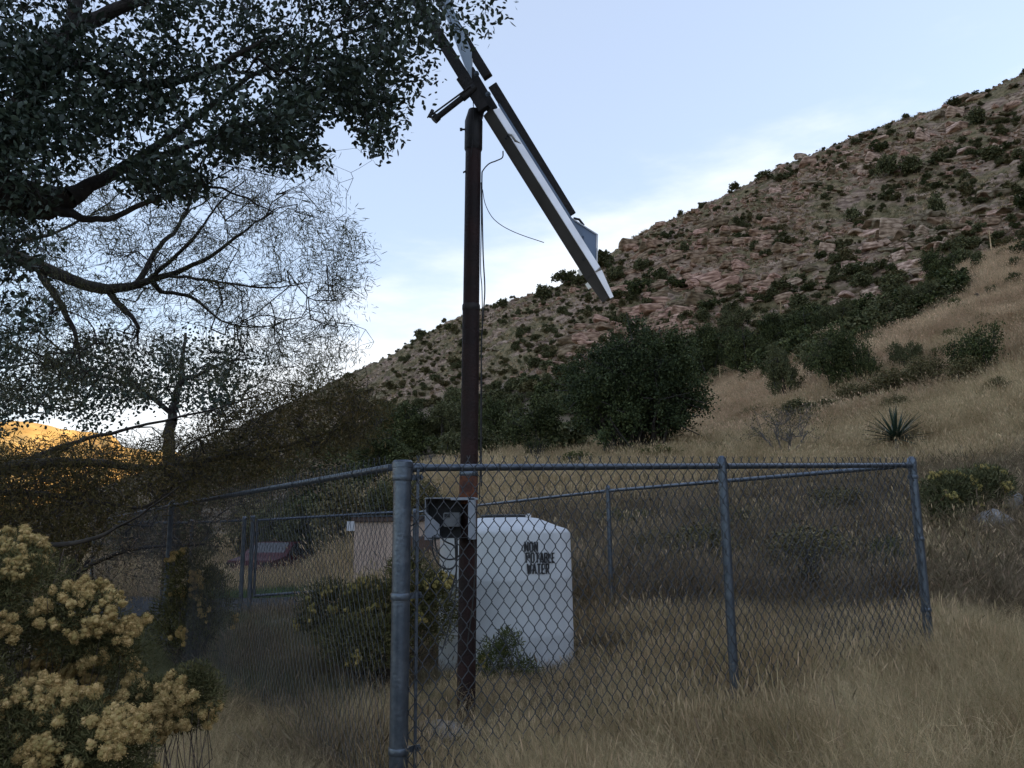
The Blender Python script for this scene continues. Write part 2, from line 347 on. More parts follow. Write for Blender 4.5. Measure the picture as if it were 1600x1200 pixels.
def H(x, y):
    x = np.asarray(x, float); y = np.asarray(y, float); sc = x.ndim == 0
    if sc: x = x[None]; y = y[None]
    r = np.hypot(x, y); z = H0(x, y)
    z = z+fbm(x*.35, y*.35, 3, 5)*.05*sst(2, 8, r)*(1-sst(50, 90, r))+fbm(x*.045, y*.045, 3, 9)*.9*sst(18, 60, r)*(1-sst(400, 900, r))
    k = rockmask(x, y)
    if k.max() > 0:
        kk = k*(.35+.65*sst(-.15, .35, fbm(x*.022+3, y*.022, 3, 21)))
        q = (z+.13*x+fbm(x*.03, y*.03, 3, 31)*3)/1.9; fr = q-np.floor(q)
        q2 = (z+.10*x+fbm(x*.06, y*.06, 3, 35)*1.2)/.62; f2 = q2-np.floor(q2)
        z = z+kk*((sst(.6, .95, fr)-fr)*1.5+(sst(.6, .95, f2)-f2)*.42)+k*(fbm(x*.25, y*.25, 4, 40, .6)*.75-np.abs(fbm(x*.7, y*.7, 3, 44))*.45)
    return float(z[0]) if sc else z
def G(px, py, y0=5., y1=500.):
    """where the ray through a point of the view meets the ground beyond y0"""
    d = ray(px, py); Y = y0*(y1/y0)**np.linspace(0, 1, max(60, int(math.log(y1/y0)/.004))); Pn = CAM+d[None]*(Y/d[1])[:, None]
    hz = H(Pn[:, 0], Pn[:, 1]); k = np.nonzero(Pn[:, 2] <= hz)[0]
    if len(k) == 0: return None
    k = k[0]; return Vector((Pn[k, 0], Pn[k, 1], hz[k]))
def onground(x, y, dz=0): return Vector((x, y, H(x, y)+dz))

def build_ground():
    az = np.unique(np.concatenate([np.linspace(-math.pi, R(-42), 70), np.linspace(R(-42), R(46), 760), np.linspace(R(46), math.pi, 80)]))
    rr = np.concatenate([np.linspace(0.4, 6, 12, endpoint=False), np.exp(np.linspace(math.log(6), math.log(60), 90, endpoint=False)), np.exp(np.linspace(math.log(60), math.log(290), 340, endpoint=False)), np.exp(np.linspace(math.log(290), math.log(9000), 30))])
    A, Rr = np.meshgrid(az, rr, indexing='ij'); X = Rr*np.sin(A); Y = Rr*np.cos(A); Z = H(X.ravel(), Y.ravel()).reshape(X.shape)
    V = np.stack([X, Y, Z], -1).reshape(-1, 3); n, m = X.shape
    i, j = np.meshgrid(np.arange(n-1), np.arange(m-1), indexing='ij'); a = (i*m+j).ravel(); Fq = np.stack([a, a+1, a+m+1, a+m], 1)
    V = np.vstack([V, [[0, 0, H(.01, .01)]]])
    me = mesh_np('ground', V, Fq, None, True)
    at = me.attributes.new('rock', 'FLOAT', 'POINT'); at.data.foreach_set('value', np.append(rockmask(X.ravel(), Y.ravel()), 0).astype(np.float32))
    r_ = np.hypot(X, Y).ravel(); a_ = A.ravel(); t = sst(32, 42, r_)*(1-rockmask(X.ravel(), Y.ravel()))*sst(R(3), R(12), a_)
    at = me.attributes.new('tan', 'FLOAT', 'POINT'); at.data.foreach_set('value', np.append(t, 0).astype(np.float32))
    m = bpy.data.materials.new('hillside_ground'); m.use_nodes = True; t = m.node_tree; n = t.nodes; l = t.links; b = n['Principled BSDF']; b.inputs['Roughness'].default_value = .95
    b.inputs['Specular IOR Level'].default_value = .2
    tc = n.new('ShaderNodeTexCoord')
    def noise(sc, det, st=None):
        v = tc.outputs['Object']
        if st: q = n.new('ShaderNodeMapping'); q.inputs['Scale'].default_value = st; q.inputs['Rotation'].default_value = (0, R(-7), 0); l.new(v, q.inputs['Vector']); v = q.outputs[0]
        k = n.new('ShaderNodeTexNoise'); k.inputs['Scale'].default_value = sc; k.inputs['Detail'].default_value = det; l.new(v, k.inputs['Vector']); return k.outputs['Fac']
    def ramp(f, *st):
        k = n.new('ShaderNodeValToRGB'); e = k.color_ramp.elements
        for i, (p, c) in enumerate(st):
            q = e[i] if i < 2 else e.new(p)
            q.position = p; q.color = (*c, 1)
        l.new(f, k.inputs['Fac']); return k.outputs[0]
    def mix(f, a, b_):
        k = n.new('ShaderNodeMix'); k.data_type = 'RGBA'; l.new(f, k.inputs[0]) if not isinstance(f, float) else None
        l.new(a, k.inputs[6]); l.new(b_, k.inputs[7]); return k.outputs[2]
    def attr(nm): k = n.new('ShaderNodeAttribute'); k.attribute_name = nm; return k.outputs['Fac']
    soil = ramp(noise(.9, 10), (.35, (.085, .062, .042)), (.65, (.20, .155, .105)))
    tanc = ramp(noise(.35, 10), (.35, (.20, .135, .075)), (.62, (.33, .235, .13)))
    rock = ramp(noise(.5, 12, (1, 1, 3.2)), (.34, (.11, .070, .052)), (.66, (.40, .285, .205)), (.5, (.25, .17, .12)))
    grs = ramp(noise(1.1, 8), (.35, (.085, .074, .034)), (.65, (.24, .18, .10)))
    pf = ramp(noise(.13, 10), (.45, (0, 0, 0)), (.54, (1, 1, 1)))
    hill = mix(pf, rock, grs)
    c = mix(attr('tan'), soil, tanc); c = mix(attr('rock'), c, hill); l.new(c, b.inputs['Base Color'])
    bu = n.new('ShaderNodeBump'); bu.inputs['Strength'].default_value = .9; bu.inputs['Distance'].default_value = .35; l.new(noise(1.3, 12), bu.inputs['Height']); l.new(bu.outputs[0], b.inputs['Normal'])
    me.materials.append(m)
    o = link('ground', me); o['kind'] = 'structure'
build_ground()

# far sunlit mountain
def far_mountain():
    azs = np.linspace(R(-75), R(-8), 260); ts = np.linspace(0, 1, 60)
    A, T = np.meshgrid(azs, ts, indexing='ij')
    def top(az):
        pts = [(-75, 5), (-50, 7.0), (-36, 6.7), (-33, 6.6), (-29.5, 6.3), (-28, 6.1), (-26.7, 5.9), (-26, 5.2), (-24.6, 5.1), (-23.2, 5.0), (-21.8, 4.6), (-20.5, 4.2), (-14, 3.0), (-8, 2)]
        return np.interp(np.degrees(az), [p[0] for p in pts], [p[1] for p in pts])
    r = 1700+T*900; h = top(A)
    X = r*np.sin(A); Y = r*np.cos(A)
    prof = np.sin(np.clip(T*1.25, 0, 1)*math.pi/2)**1.2*np.where(T > .8, 1-(T-.8)*2.2, 1)
    Z = -30+(2425*np.tan(np.radians(h))+30)*prof
    Z = Z+fbm(X/140, Y/140, 5, 77, .55)*38*np.clip(T*3, 0, 1)*np.clip(1.15-prof*.85, .1, 1)
    V = np.stack([X, Y, Z], -1).reshape(-1, 3); n, m = X.shape
    i, j = np.meshgrid(np.arange(n-1), np.arange(m-1), indexing='ij'); a = (i*m+j).ravel(); Fq = np.stack([a, a+1, a+m+1, a+m], 1)
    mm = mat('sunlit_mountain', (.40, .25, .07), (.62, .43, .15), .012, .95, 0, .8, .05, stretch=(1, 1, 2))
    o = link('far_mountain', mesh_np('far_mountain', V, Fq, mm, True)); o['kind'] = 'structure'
far_mountain()

# ------------------------------------------------------------------ fences
def wire_fabric(a, b, drop0, drop1, n_off=0.0, round_=False, dw=.079, dh=.117, r=.0029):
    """a, b: top end points of the fabric (on the rail line); drop = height down to the ground at each end"""
    a = np.array(a); b = np.array(b); Lh = np.linalg.norm((b-a)[:2]); ex = (b-a)/Lh; nn = nrm(np.cross(ex, [0, 0, 1.]))
    a = a+nn*n_off; n = int(Lh/(dw/2)); st = Lh/n; s0 = np.arange(n)*st
    hmax = max(drop0, drop1); rows = int((hmax+.05)/(dh/2))
    P0 = []; P1 = []
    for k in range(rows+1):
        for half in ((0, 1),):
            par = (np.arange(n)+k) % 2
            z0 = .045-k*dh/2; z1 = z0-dh/2
            x0 = s0+par*st; x1 = s0+(1-par)*st
            lim = drop0+(drop1-drop0)*(s0/Lh)
            ok = -z1 < lim+.02
            wob = fbm(s0*1.3+k*.05, s0*0+k*.09, 2, 12)*.016
            w0 = (par*2-1)*.0026+wob; w1 = -(par*2-1)*.0026+wob
            def pt(x, z, w): return a[None]+ex[None]*x[:, None]+np.array([[0, 0, 1.]])*z+nn[None]*w[:, None]
            A = pt(x0, z0, w0); B = pt(x1, z1, w1)
            if round_:
                z0b = z0-dh*.055; z1b = z1+dh*.055; dx = (x1-x0)
                A2 = pt(x0+dx*.03, z0b, w0*1.6); B2 = pt(x1-dx*.03, z1b, w1*1.6)
                P0 += [A[ok], A2[ok], B2[ok]]; P1 += [A2[ok], B2[ok], B[ok]]
            else: P0.append(A[ok]); P1.append(B[ok])
        if k == 0:   # barbs standing above the rail
            T = pt(s0+par*st, z0, w0*0); ok2 = par == 1
            for sg in (-1, 1):
                E = T+np.array([[0, 0, .022]])+nn[None]*.006*sg+ex[None]*.008*sg; P0.append(T[ok2]); P1.append(E[ok2])
    P0 = np.concatenate(P0); P1 = np.concatenate(P1)
    return edge_tubes(P0, P1, np.full(len(P0), r), np.full(len(P0), r), 4 if round_ else 3)
def cap_prof(r, h): return [(r, 0), (r, h-.035), (r*1.12, h-.035), (r*1.12, h-.012), (r*.95, h+.006), (r*.5, h+.018), (.004, h+.022)]
def post(root, x, y, zt, r, corner=False, zb=None, away=None):
    zb = H(x, y)-.15 if zb is None else zb
    m = MB(); m.tube([(x, y, zb), (x, y, zt-.02)], r, 20); po = m.build('post', M_galv, root, True)
    m = MB(); m.lathe([(r*1.13, -.075), (r*1.13, -.03), (r*1.2, -.028), (r*1.2, 0.0), (r*1.08, .006), (r*1.0, .012), (r*.4, .014)] if corner else [(r*1.1, -.04), (r*1.1, 0), (r*.9, .03), (r*.4, .045)], 20, (x, y, zt))
    c = m.build('post_cap', M_galv, None, True); c.parent = po
    return po
def fence(name, label, pts, r_post, fab_off, rail_r=.021, round_=False, fabric=True, corner_first=False, own_posts=None):
    root = empty(name, (pts[0][0], pts[0][1], H(pts[0][0], pts[0][1]))); tag(root, label, 'fence')
    for i, p in enumerate(pts):
        if own_posts is not None and i not in own_posts: continue
        post(root, p[0], p[1], p[2]+.03, r_post[i], r_post[i] > .04)
    for p, q in zip(pts[:-1], pts[1:]):
        p = Vector(p); q = Vector(q); d = (q-p).normalized()
        m = MB(); m.tube([p+d*.05, q-d*.05], rail_r, 16)
        L_ = (q-p).length; nb = int(L_/.62)
        m.build('top_rail', M_galv, root, True)
        mm = MB()
        for k in range(1, nb):
            c = p+d*(k*.62); mm.tube([c-d*.003, c+d*.003], rail_r+.004, 12)
        if mm.v: o = mm.build('tie_wire', M_wire, root, True); o['kind'] = 'stuff'
        if fabric:
            V, Fq = wire_fabric(p, q, p.z-H(p.x, p.y), q.z-H(q.x, q.y), fab_off, round_, r=.0029 if round_ else .0018)
            o = link('wire_mesh', mesh_np('wire_mesh', V, Fq, M_wire, True)); o.parent = root; o.matrix_parent_inverse = pinv(root); o['kind'] = 'stuff'
    return root
A = P(629, 731, 4.5); B = P(1425, 727, 6.9)
Bm = P(1124, 730, 5.78)
dB = (B-A); t_ = (Bm-A).dot(dB)/dB.length_squared; Mid = A+dB*t_
nAB = Vector((dB.y, -dB.x, 0)).normalized()
fr = fence('chain_link_fence', 'nearest run of galvanised chain-link fence, in front of the white tank and rusty pole', [A, Mid, B], [.050, .032, .036], .036, round_=True)
# tension bar, brace bands with bolts on the near corner post
for s_, zs in ((1, (-.055, -.70, -1.49)),):
    ex = dB.normalized(); cx = A+ex*.085+nAB*.02
    m = MB(); m.obox((cx.x, cx.y, A.z-.82), ex*.008, nAB*.004, (0, 0, .84)); m.build('tension_bar', M_galv, fr)
    for z in zs:
        m = MB(); c = Vector((A.x, A.y, A.z+z)); m.lathe([(.0535, -.018), (.0560, -.012), (.0560, .012), (.0535, .018)], 24, c)
        m.obox(c+ex*.082+nAB*.012, ex*.034, nAB*.0035, (0, 0, .016)); m.build('brace_band', M_galv, fr, True)
        m = MB(); m.tube([c+ex*.108-nAB*.012, c+ex*.108+nAB*.03], .009, 6); m.build('bolt', M_galv, fr)
# rail-end cups
m = MB(); ex = dB.normalized(); m.tube([A+ex*.05, A+ex*.13], .0255, 16); m.build('rail_cup', M_galv, fr, True)
m = MB(); m.tube([B-ex*.12, B-ex*.03], .0245, 16); m.build('rail_cup', M_galv, fr, True)
m = MB(); cx = B-ex*.07+nAB*.02; m.obox((cx.x, cx.y, B.z-.85), ex*.008, nAB*.004, (0, 0, .85)); m.build('tension_bar', M_galv, fr)
for z in (-.1, -.62, -1.2):
    m = MB(); c = Vector((B.x, B.y, B.z+z)); m.lathe([(.039, -.016), (.0415, -.01), (.0415, .01), (.039, .016)], 20, c)
    m.obox(c-ex*.06+nAB*.01, ex*.03, nAB*.0035, (0, 0, .014)); m.build('brace_band', M_galv, fr, True)
# left run
L1 = P(268, 790, 10.6); L2 = P(150, 814, 15.2); A2 = A+Vector((-.05, .05, .01))
lf = fence('chain_link_fence', 'left run of galvanised chain-link fence, going back from the corner under the mesquite branches', [A2, L1, L2], [.03, .032, .032], -.03, own_posts=(1, 2))
# right-hand rear run
C1 = P(950, 767, 10.6); C2 = P(648, 801, 15.3); B2 = B+Vector((-.05, .09, .0))
rf = fence('chain_link_fence', 'rear right run of chain-link fence, behind the white tank on the brushy side', [B2, C1, C2], [.036, .03, .036], .03, own_posts=(1, 2))
# back run with the gate
G0 = P(382, 813, 14.8); G1 = P(397, 811, 14.8)
bf = fence('chain_link_fence', 'short back run of chain-link fence, left of the gate', [L2+Vector((.1, 0, -.02)), P(300, 817, 15.0), G0], [.03, .03, .04], .03, own_posts=(1, 2))
gate = empty('chain_link_gate', (G1.x, G1.y, H(G1.x, G1.y))); tag(gate, 'chain-link gate with pipe frame at the back of the enclosure, left of the shed', 'gate')
ga = P(402, 813, 14.85); gb = P(640, 799, 15.2); gz = P(402, 931, 14.85).z-ga.z
m = MB()
m.tube([ga, gb], .024, 12); m.tube([ga+Vector((0, 0, gz)), gb+Vector((0, 0, gz))], .024, 12)
m.build('frame_rail', M_galv, gate, True)
for q in (ga, gb): m = MB(); m.tube([q+Vector((0, 0, .02)), q+Vector((0, 0, gz-.02))], .024, 12); m.build('frame_stile', M_galv, gate, True)
V, Fq = wire_fabric(ga, gb, -gz, -gz, .02); o = link('wire_mesh', mesh_np('wire_mesh', V, Fq, M_wire, True)); o.parent = gate; o.matrix_parent_inverse = pinv(gate); o['kind'] = 'stuff'
post(gate, G1.x-.02, G1.y, G1.z+.05, .04, True)
for z in (-.25, -1.25): m = MB(); m.obox(ga+Vector((-.04, 0, z)), (.05, 0, 0), (0, .02, 0), (0, 0, .03)); m.build('hinge', M_galv, gate)
m = MB(); m.obox(P(548, 822, 14.7), (.07, 0, 0), (0, .006, 0), (0, 0, .085)); tag(m.build('sign_plate', M_white, None, bevel=.003), 'small blank white plate hanging at the top of the gate, left of the shed corner', 'sign')

# ------------------------------------------------------------------ rusty pole
YP = 6.1
pb = P(727, 1130, YP); pt_ = P(740, 205, YP); ax = (pt_-pb).normalized(); base = pb.copy(); base.z -= .3
mast = empty('steel_pole', (pb.x, pb.y, H(pb.x, pb.y))); tag(mast, 'tall rusty brown steel pole standing behind the front fence, carrying the solar panel', 'pole')
def onp(py): # point of the pole axis at image row py
    lo, hi = 0., 6.
    for _ in range(40):
        mid = (lo+hi)/2; q = pb+ax*mid; d = np.array(q)-CAM; yy = 600-F*(d@cu)/(d@cf)
        if yy > py: lo = mid
        else: hi = mid
    return pb+ax*lo
m = MB(); m.tube([base, onp(482)], .0675, 28); m.build('lower_pipe', M_rust, mast, True)
m = MB(); m.tube([onp(482), onp(215)], .0640, 28); m.build('upper_pipe', M_rust, mast, True)
m = MB(); m.tube([onp(486), onp(484), onp(478), onp(476)], [.068, .071, .071, .068], 28); m.build('weld_ring', M_dark, mast, True)
m = MB(); m.tube([onp(236), onp(233), onp(190), onp(172)], [.066, .0735, .0735, .045], 24); m.build('top_collar', M_dark, mast, True)
m = MB(); m.tube([onp(184)+Vector((.035, 0, 0)), onp(160)+Vector((.07, 0, 0))], [.04, .035], 16); m.build('head_bracket', M_dark, mast, True)
m = MB(); c = onp(203); m.tube([c+Vector((-.065, -.01, 0)), c+Vector((-.095, -.01, 0))], .008, 8); m.tube([c+Vector((-.092, -.01, 0)), c+Vector((-.112, -.01, 0))], .014, 6); m.build('set_bolt', M_dark, mast)
m = MB(); c = onp(770); m.tube([onp(788), onp(786), onp(746), onp(744)], [.0675, .0705, .0705, .0675], 28); m.build('rust_band', M_rust2, mast, True)
m = MB(); m.tube([onp(744), onp(742), onp(737), onp(736)], [.068, .072, .072, .068], 28); m.build('clamp_band', M_galv, mast, True)
m = MB(); c = onp(270); m.obox(c+Vector((-.068, -.02, 0)), (.012, 0, .006), (0, .01, 0), (0, 0, .004)); m.build('cable_clip', M_dark, mast)

# ------------------------------------------------------------------ solar panel array (seen nearly edge on, from below)
YA = 6.0
def fr_axes(p0, p1, Y0, Y1):
    a = P(*p0, Y0); b = P(*p1, Y1); d = (b-a).normalized(); v = (a-Vector(CAM)).normalized(); v = (v-d*v.dot(d)).normalized(); n = v.cross(d)
    if n.x < 0: n = -n
    return a, b, d, n, v
arr = empty('solar_panel', P(750, 140, YA)); tag(arr, 'tilted solar panel seen edge on, silver frame and dark beams atop the rusty pole', 'solar panel')
pxm = 1250/6.25
a, b, d, n, v = fr_axes((753, 178), (938, 473), YA, YA+.1)
def sect(a, b, poly, name, m, bev=0, skew=0.0, parent=arr):
    """bar with constant section poly[(n, v)] in metres, from a to b"""
    k = MB(); q = [Vector(a)+n*x+v*y for x, y in poly]; q2 = [Vector(b)+n*x+v*y+d*(-skew*x) for x, y in poly]; L_ = len(q)
    k.add(q+q2, [tuple(range(L_)), tuple(L_+j for j in reversed(range(L_)))]+[(j, L_+j, L_+(j+1) % L_, (j+1) % L_) for j in range(L_)])
    return k.build(name, m, parent, bevel=bev)
w1, w2 = .092, .148
TP = d*(b-a).length
kb = a+TP*.875
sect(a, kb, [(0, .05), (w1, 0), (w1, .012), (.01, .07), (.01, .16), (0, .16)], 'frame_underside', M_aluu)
o = sect(a+d*.02-n*0, kb, [(w1+.001, 0), (w2, .055), (w2, .20), (w1+.001, .20)], 'frame_side', M_alu, .004)
# bent tip of the frame
k2 = b+n*.045
def bar2(q0, q1, poly0, poly1, name, m):
    k = MB(); A_ = [q0+n*x+v*y for x, y in poly0]; B_ = [q1+n*x+v*y for x, y in poly1]; L_ = len(A_)
    k.add(A_+B_, [tuple(range(L_)), tuple(L_+j for j in reversed(range(L_)))]+[(j, L_+j, L_+(j+1) % L_, (j+1) % L_) for j in range(L_)]); return k.build(name, m, arr)
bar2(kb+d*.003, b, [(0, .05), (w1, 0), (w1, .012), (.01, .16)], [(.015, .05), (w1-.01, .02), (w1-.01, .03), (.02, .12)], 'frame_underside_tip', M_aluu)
bar2(kb+d*.003, b+d*.01, [(w1+.001, 0), (w2, .055), (w2, .20), (w1+.001, .20)], [(w1-.009, .02), (w2-.035, .05), (w2-.04, .16), (w1-.009, .16)], 'frame_side_tip', M_alu)
m = MB(); c = kb+n*(w1+.028)-v*.006; m.tube([c-n*.03, c+n*.026], [.004, .016], 8); m.build('dent_lip', M_alu, arr, True)
m = MB(); c = a+TP*.175+n*(w1+.02)-v*.004; m.tube([c-d*.06-n*.02, c-d*.02+n*.004-v*.012, c+d*.03+n*.006-v*.012, c+d*.07+n*.026], [.006, .016, .016, .004], 8); m.build('frame_dent', M_alu, arr, True)
m = MB(); c = a+TP*.15+n*.078-v*.002; m.tube([c+n*.0-d*.0, c+n*.012-v*.01], .009, 8); m.tube([c-n*.022+d*.012, c-n*.012+d*.012-v*.01], .009, 8); m.build('rivet_hole', M_black, arr)
m = MB(); c = a+TP*.80+n*.068; m.tube([c+v*.0, c-v*.006], .011, 8); m.build('rivet_hole', M_black, arr)
for f, sz in ((.835, .018), (.905, .02)):
    m = MB(); c = a+TP*f-n*.004+v*.06; m.obox(c, n*sz, d*.026, v*.01); m.build('torn_flap', M_alu, arr)
# thin inner trim, then the dark upper rail
sect(a-d*.03, a+TP*.70, [(w2+.002, .10), (w2+.020, .10), (w2+.020, .20), (w2+.002, .20)], 'inner_trim', M_pane)
ua, ub, ud, un, uv = fr_axes((770, 134), (893, 336), YA+.1, YA+.2)
k = MB(); k.obox((ua+ub)/2, (ub-ua)/2, un*.040, uv*.03); k.build('upper_rail', M_dark, arr, bevel=.004)
ua, ub, ud, un, uv = fr_axes((664, -35), (761, 122), YA+.1, YA+.1)
k = MB(); k.obox((ua+ub)/2+un*.01, (ub-ua)/2, un*.040, uv*.03); k.build('upper_rail', M_dark, arr, bevel=.004)
# dark lower beam (angle) at the top end
ua, ub, ud, un, uv = fr_axes((630, -35), (757, 172), YA-.02, YA-.02)
k = MB(); k.obox((ua+ub)/2, (ub-ua)/2, un*.045, uv*.035); k.build('lower_beam', M_dark, arr, bevel=.004)
ua, ub, ud, un, uv = fr_axes((733, 110), (770, 172), YA+.03, YA+.03)
k = MB(); k.obox((ua+ub)/2, (ub-ua)/2, un*.045, uv*.02); k.build('hinge_plate', M_dark, arr, bevel=.004)
# panes between the beams at the top end and at the lower end
def slab(pp, Y, name, m, th=.03): k = MB(); k.prism([P(x, y, Y) for x, y in pp], (0, th, 0)); return k.build(name, m, arr)
slab([(676, -30), (690, -30), (737, 80), (737, 123), (726, 102)], YA-.0, 'glass_pane', M_pane2)
slab([(884, 336), (932, 367), (931, 411), (905, 372)], YA+.26, 'panel_back', M_pane)
for (p, q) in (((884, 335.5), (934, 367)), ((933.3, 366), (932.5, 414)), ((737.5, 92), (737.5, 127))):
    k = MB(); k.tube([P(*p, YA+.25 if p[0] > 800 else YA+.05), P(*q, YA+.25 if p[0] > 800 else YA+.05)], .0062, 6); k.build('pane_edging', M_white, arr)
k = MB(); k.tube([P(896, 341, YA+.3), P(905, 343, YA+.3), P(912, 352, YA+.3)], .011, 8); k.build('junction_knob', M_dark, arr, True)
for (x, y) in ((745, 116), (763, 148)):
    k = MB(); c = P(x, y, YA-.06); k.tube([c, c-v*.02], .021, 12); k.tube([c-v*.02, c-v*.034], .012, 6); k.build('mounting_bolt', M_galv, arr, False)
# tracker strut
k = MB(); k.tube([P(742, 136, YA-.05), P(722, 153, YA-.05)], .034, 12); k.tube([P(722, 153, YA-.05), P(680, 186, YA-.05)], .024, 12); k.build('strut_tube', M_dark, arr, True)
k = MB(); k.tube([P(684, 182, YA-.05), P(678, 188, YA-.05)], .034, 12); k.build('strut_foot', M_dark, arr, True)
k = MB(); k.tube([P(735, 135, YA-.09), P(675, 179, YA-.09)], .0075, 8); k.tube([P(676, 172, YA-.09), P(671, 183, YA-.09)], .015, 8); k.tube([P(671, 178, YA-.09), P(668, 184, YA-.09)], .006, 6); k.build('strut_rod', M_dark, arr, True)
k = MB(); k.tube([P(716, 123, YA-.02), P(727, 139, YA-.02)], .018, 10); k.build('pivot_lug', M_dark, arr, True)
k = MB(); k.prism([P(727, 128, YA), P(732, 134, YA), P(725, 137, YA)], (0, .02, 0)); k.build('gusset', M_alu, arr)

# ------------------------------------------------------------------ cables
def smooth(pts, n=8):
    pts = [Vector(p) for p in pts]; out = []
    q = [pts[0]*2-pts[1]]+pts+[pts[-1]*2-pts[-2]]
    for i in range(1, len(q)-2):
        for k in range(n):
            t = k/n; a, b, c, d_ = q[i-1:i+3]
            out.append(.5*((2*b)+(c-a)*t+(2*a-5*b+4*c-d_)*t*t+(3*b-a-3*c+d_)*t**3))
    out.append(pts[-1]); return out
def cable(name, label, pts, r, m=M_cable):
    k = MB(); k.tube(smooth(pts), r, 6); tag(k.build(name, m, None, True), label, 'cable')
cable('cable', 'black cable looping from the silver panel frame to the side of the pole', [P(x, y, YP-.02) for x, y in ((786, 236), (785, 246), (776, 251), (764, 256), (755, 266), (753, 276), (753.5, 330), (755, 400), (757.5, 452), (755, 492), (752, 540), (752.5, 600), (752, 690), (752, 760))], .0055)
cable('cable', 'second black cable running straight down the right side of the pole', [P(x, y, YP-.03) for x, y in ((752, 285), (752, 350), (751, 420), (753, 450), (753.5, 500), (752, 560), (751, 640), (750.5, 720), (749, 780))], .004)
cable('loose_wire', 'thin loose wire curling out from the pole against the sky', [P(x, y, YP+.0) for x, y in ((754, 296), (758, 318), (768, 338), (782, 351), (800, 361), (820, 369), (838, 375), (850, 379))], .003, M_dark)
cable('hanging_wire', 'thin wire hanging in front of the top of the pole', [P(x, y, YP-.10) for x, y in ((739, 154), (740, 175), (739, 200), (738, 225), (736, 245))], .0035, M_dark)

# ------------------------------------------------------------------ electrical box on the pole
YB = 5.86
M_boxm = mat('grey_module', (.10, .105, .115), (.14, .145, .155), 9, .5)
box = empty('electrical_box', P(704, 842, YB)); tag(box, 'open grey electrical box fixed to the pole, with wires looping out below', 'electrical box')
mp_ = (1250/YB); c0 = P(664, 779, YB); c1 = P(742, 843, YB); wx = c1.x-c0.x; hz = c0.z-c1.z
x0, x1, z0, z1 = c0.x, c1.x, c1.z, c0.z; y0, y1 = YB, YB+.20
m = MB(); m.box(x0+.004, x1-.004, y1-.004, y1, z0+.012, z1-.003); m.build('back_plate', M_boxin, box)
m = MB(); m.prism([(x0, y0, z1), (x1, y0, z1), (x1, y1, z1-.002), (x0, y1, z1-.002)], (0, 0, .006)); m.build('top_panel', M_box, box)
m = MB(); m.box(x0, x0+.004, y0, y1, z0, z1-.004); m.build('side_panel', M_box, box)
m = MB(); m.box(x1-.004, x1, y0, y1, z0, z1-.004); m.build('side_panel', M_box, box)
m = MB(); m.obox((x1-.024, y0-.003, (z0+z1)/2), (.024, 0, 0), (0, .003, 0), (0, 0, hz/2)); m.build('door_flange', M_box, box, bevel=.002)
m = MB(); m.obox((x1-.075, y0-.003, z1-.006), (.10, 0, 0), (0, .003, 0), (0, 0, .008)); m.build('top_flange', M_box, box, bevel=.002)
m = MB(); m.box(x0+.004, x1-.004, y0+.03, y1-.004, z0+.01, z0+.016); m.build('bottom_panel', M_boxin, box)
q0 = P(693, 801, YB+.1); q1 = P(719, 823, YB+.1)
m = MB(); m.box(q0.x, q1.x, YB+.07, YB+.17, q1.z, q0.z); mo = m.build('control_module', M_boxm, box, bevel=.006)
m = MB(); m.box(q0.x+.01, q0.x+.05, YB+.06, YB+.07, q0.z-.035, q0.z-.01); m.build('switch', M_black, box)
m = MB(); m.prism([(x0+.004, y0+.02, z0), (x0+.10, y0+.08, z0), (x0+.10, y0+.08, z0+.11), (x0+.004, y0+.02, z0+.20)], (0, .004, 0)); m.build('inner_baffle', M_box, box)
for i, pts in enumerate((((676, 838), (676, 860), (684, 880), (697, 889), (709, 886), (714, 872), (714, 840)), ((679, 836), (682, 858), (692, 871), (706, 874), (722, 866)), ((686, 836), (696, 846), (708, 852), (714, 862)), ((711, 838), (712, 866), (713, 892), (706, 920), (702, 940)), ((664, 808), (652, 816), (638, 824), (630, 830)), ((740, 842), (743, 862), (742, 900), (738, 950), (730, 1010)), ((713, 892), (712, 930), (700, 985), (690, 1020)))):
    k = MB(); k.tube(smooth([P(x, y, YB+.05) for x, y in pts]), .0065 if i < 5 else .005, 6); k.build('wire', M_cable, box, True)

# ------------------------------------------------------------------ water tank
tx, ty = P(790, 900, 8.85).x, 8.85; tzb = -.12; rt = .715
ztop = P(888, 829, 8.7).z
tank = empty('water_tank', (tx, ty, tzb)); tag(tank, 'white plastic water tank with black stencilled words, standing behind the rusty pole', 'tank')
m = MB(); hh = ztop-tzb
m.lathe([(rt*.985, 0), (rt*1.005, .02), (rt*1.005, .10), (rt, .12), (rt, hh*.33), (rt*1.004, hh*.34), (rt*1.004, hh*.36), (rt, hh*.37), (rt*.997, hh*.68), (rt*1.001, hh*.69), (rt*1.001, hh*.70), (rt*.995, hh*.71), (rt*.985, hh-.03), (rt*.975, hh-.008), (rt*.955, hh+.006)], 72, (tx, ty, tzb))
m.build('shell', M_tank, tank, True)
zd = P(800, 808, 8.6).z
m = MB(); m.lathe([(rt*.953, hh+.004), (rt*.93, hh+.02), (rt*.78, hh+.055), (rt*.5, zd-tzb-.012), (rt*.38, zd-tzb-.002), (.01, zd-tzb)], 72, (tx, ty, tzb)); m.build('domed_top', M_tank, tank, True)
m = MB(); m.lathe([(.245, 0), (.25, .004), (.25, .026), (.23, .034), (.01, .038)], 40, (tx-.02, ty, zd-.004)); m.build('lid', M_black, tank, True)
m = MB(); c = Vector((tx+.25, ty-.2, zd-.01)); m.tube([c, c+Vector((0, 0, .035))], .03, 12); m.tube([c+Vector((0, 0, .035)), c+Vector((0, 0, .045))], .02, 12); m.build('vent_cap', M_white, tank, True)
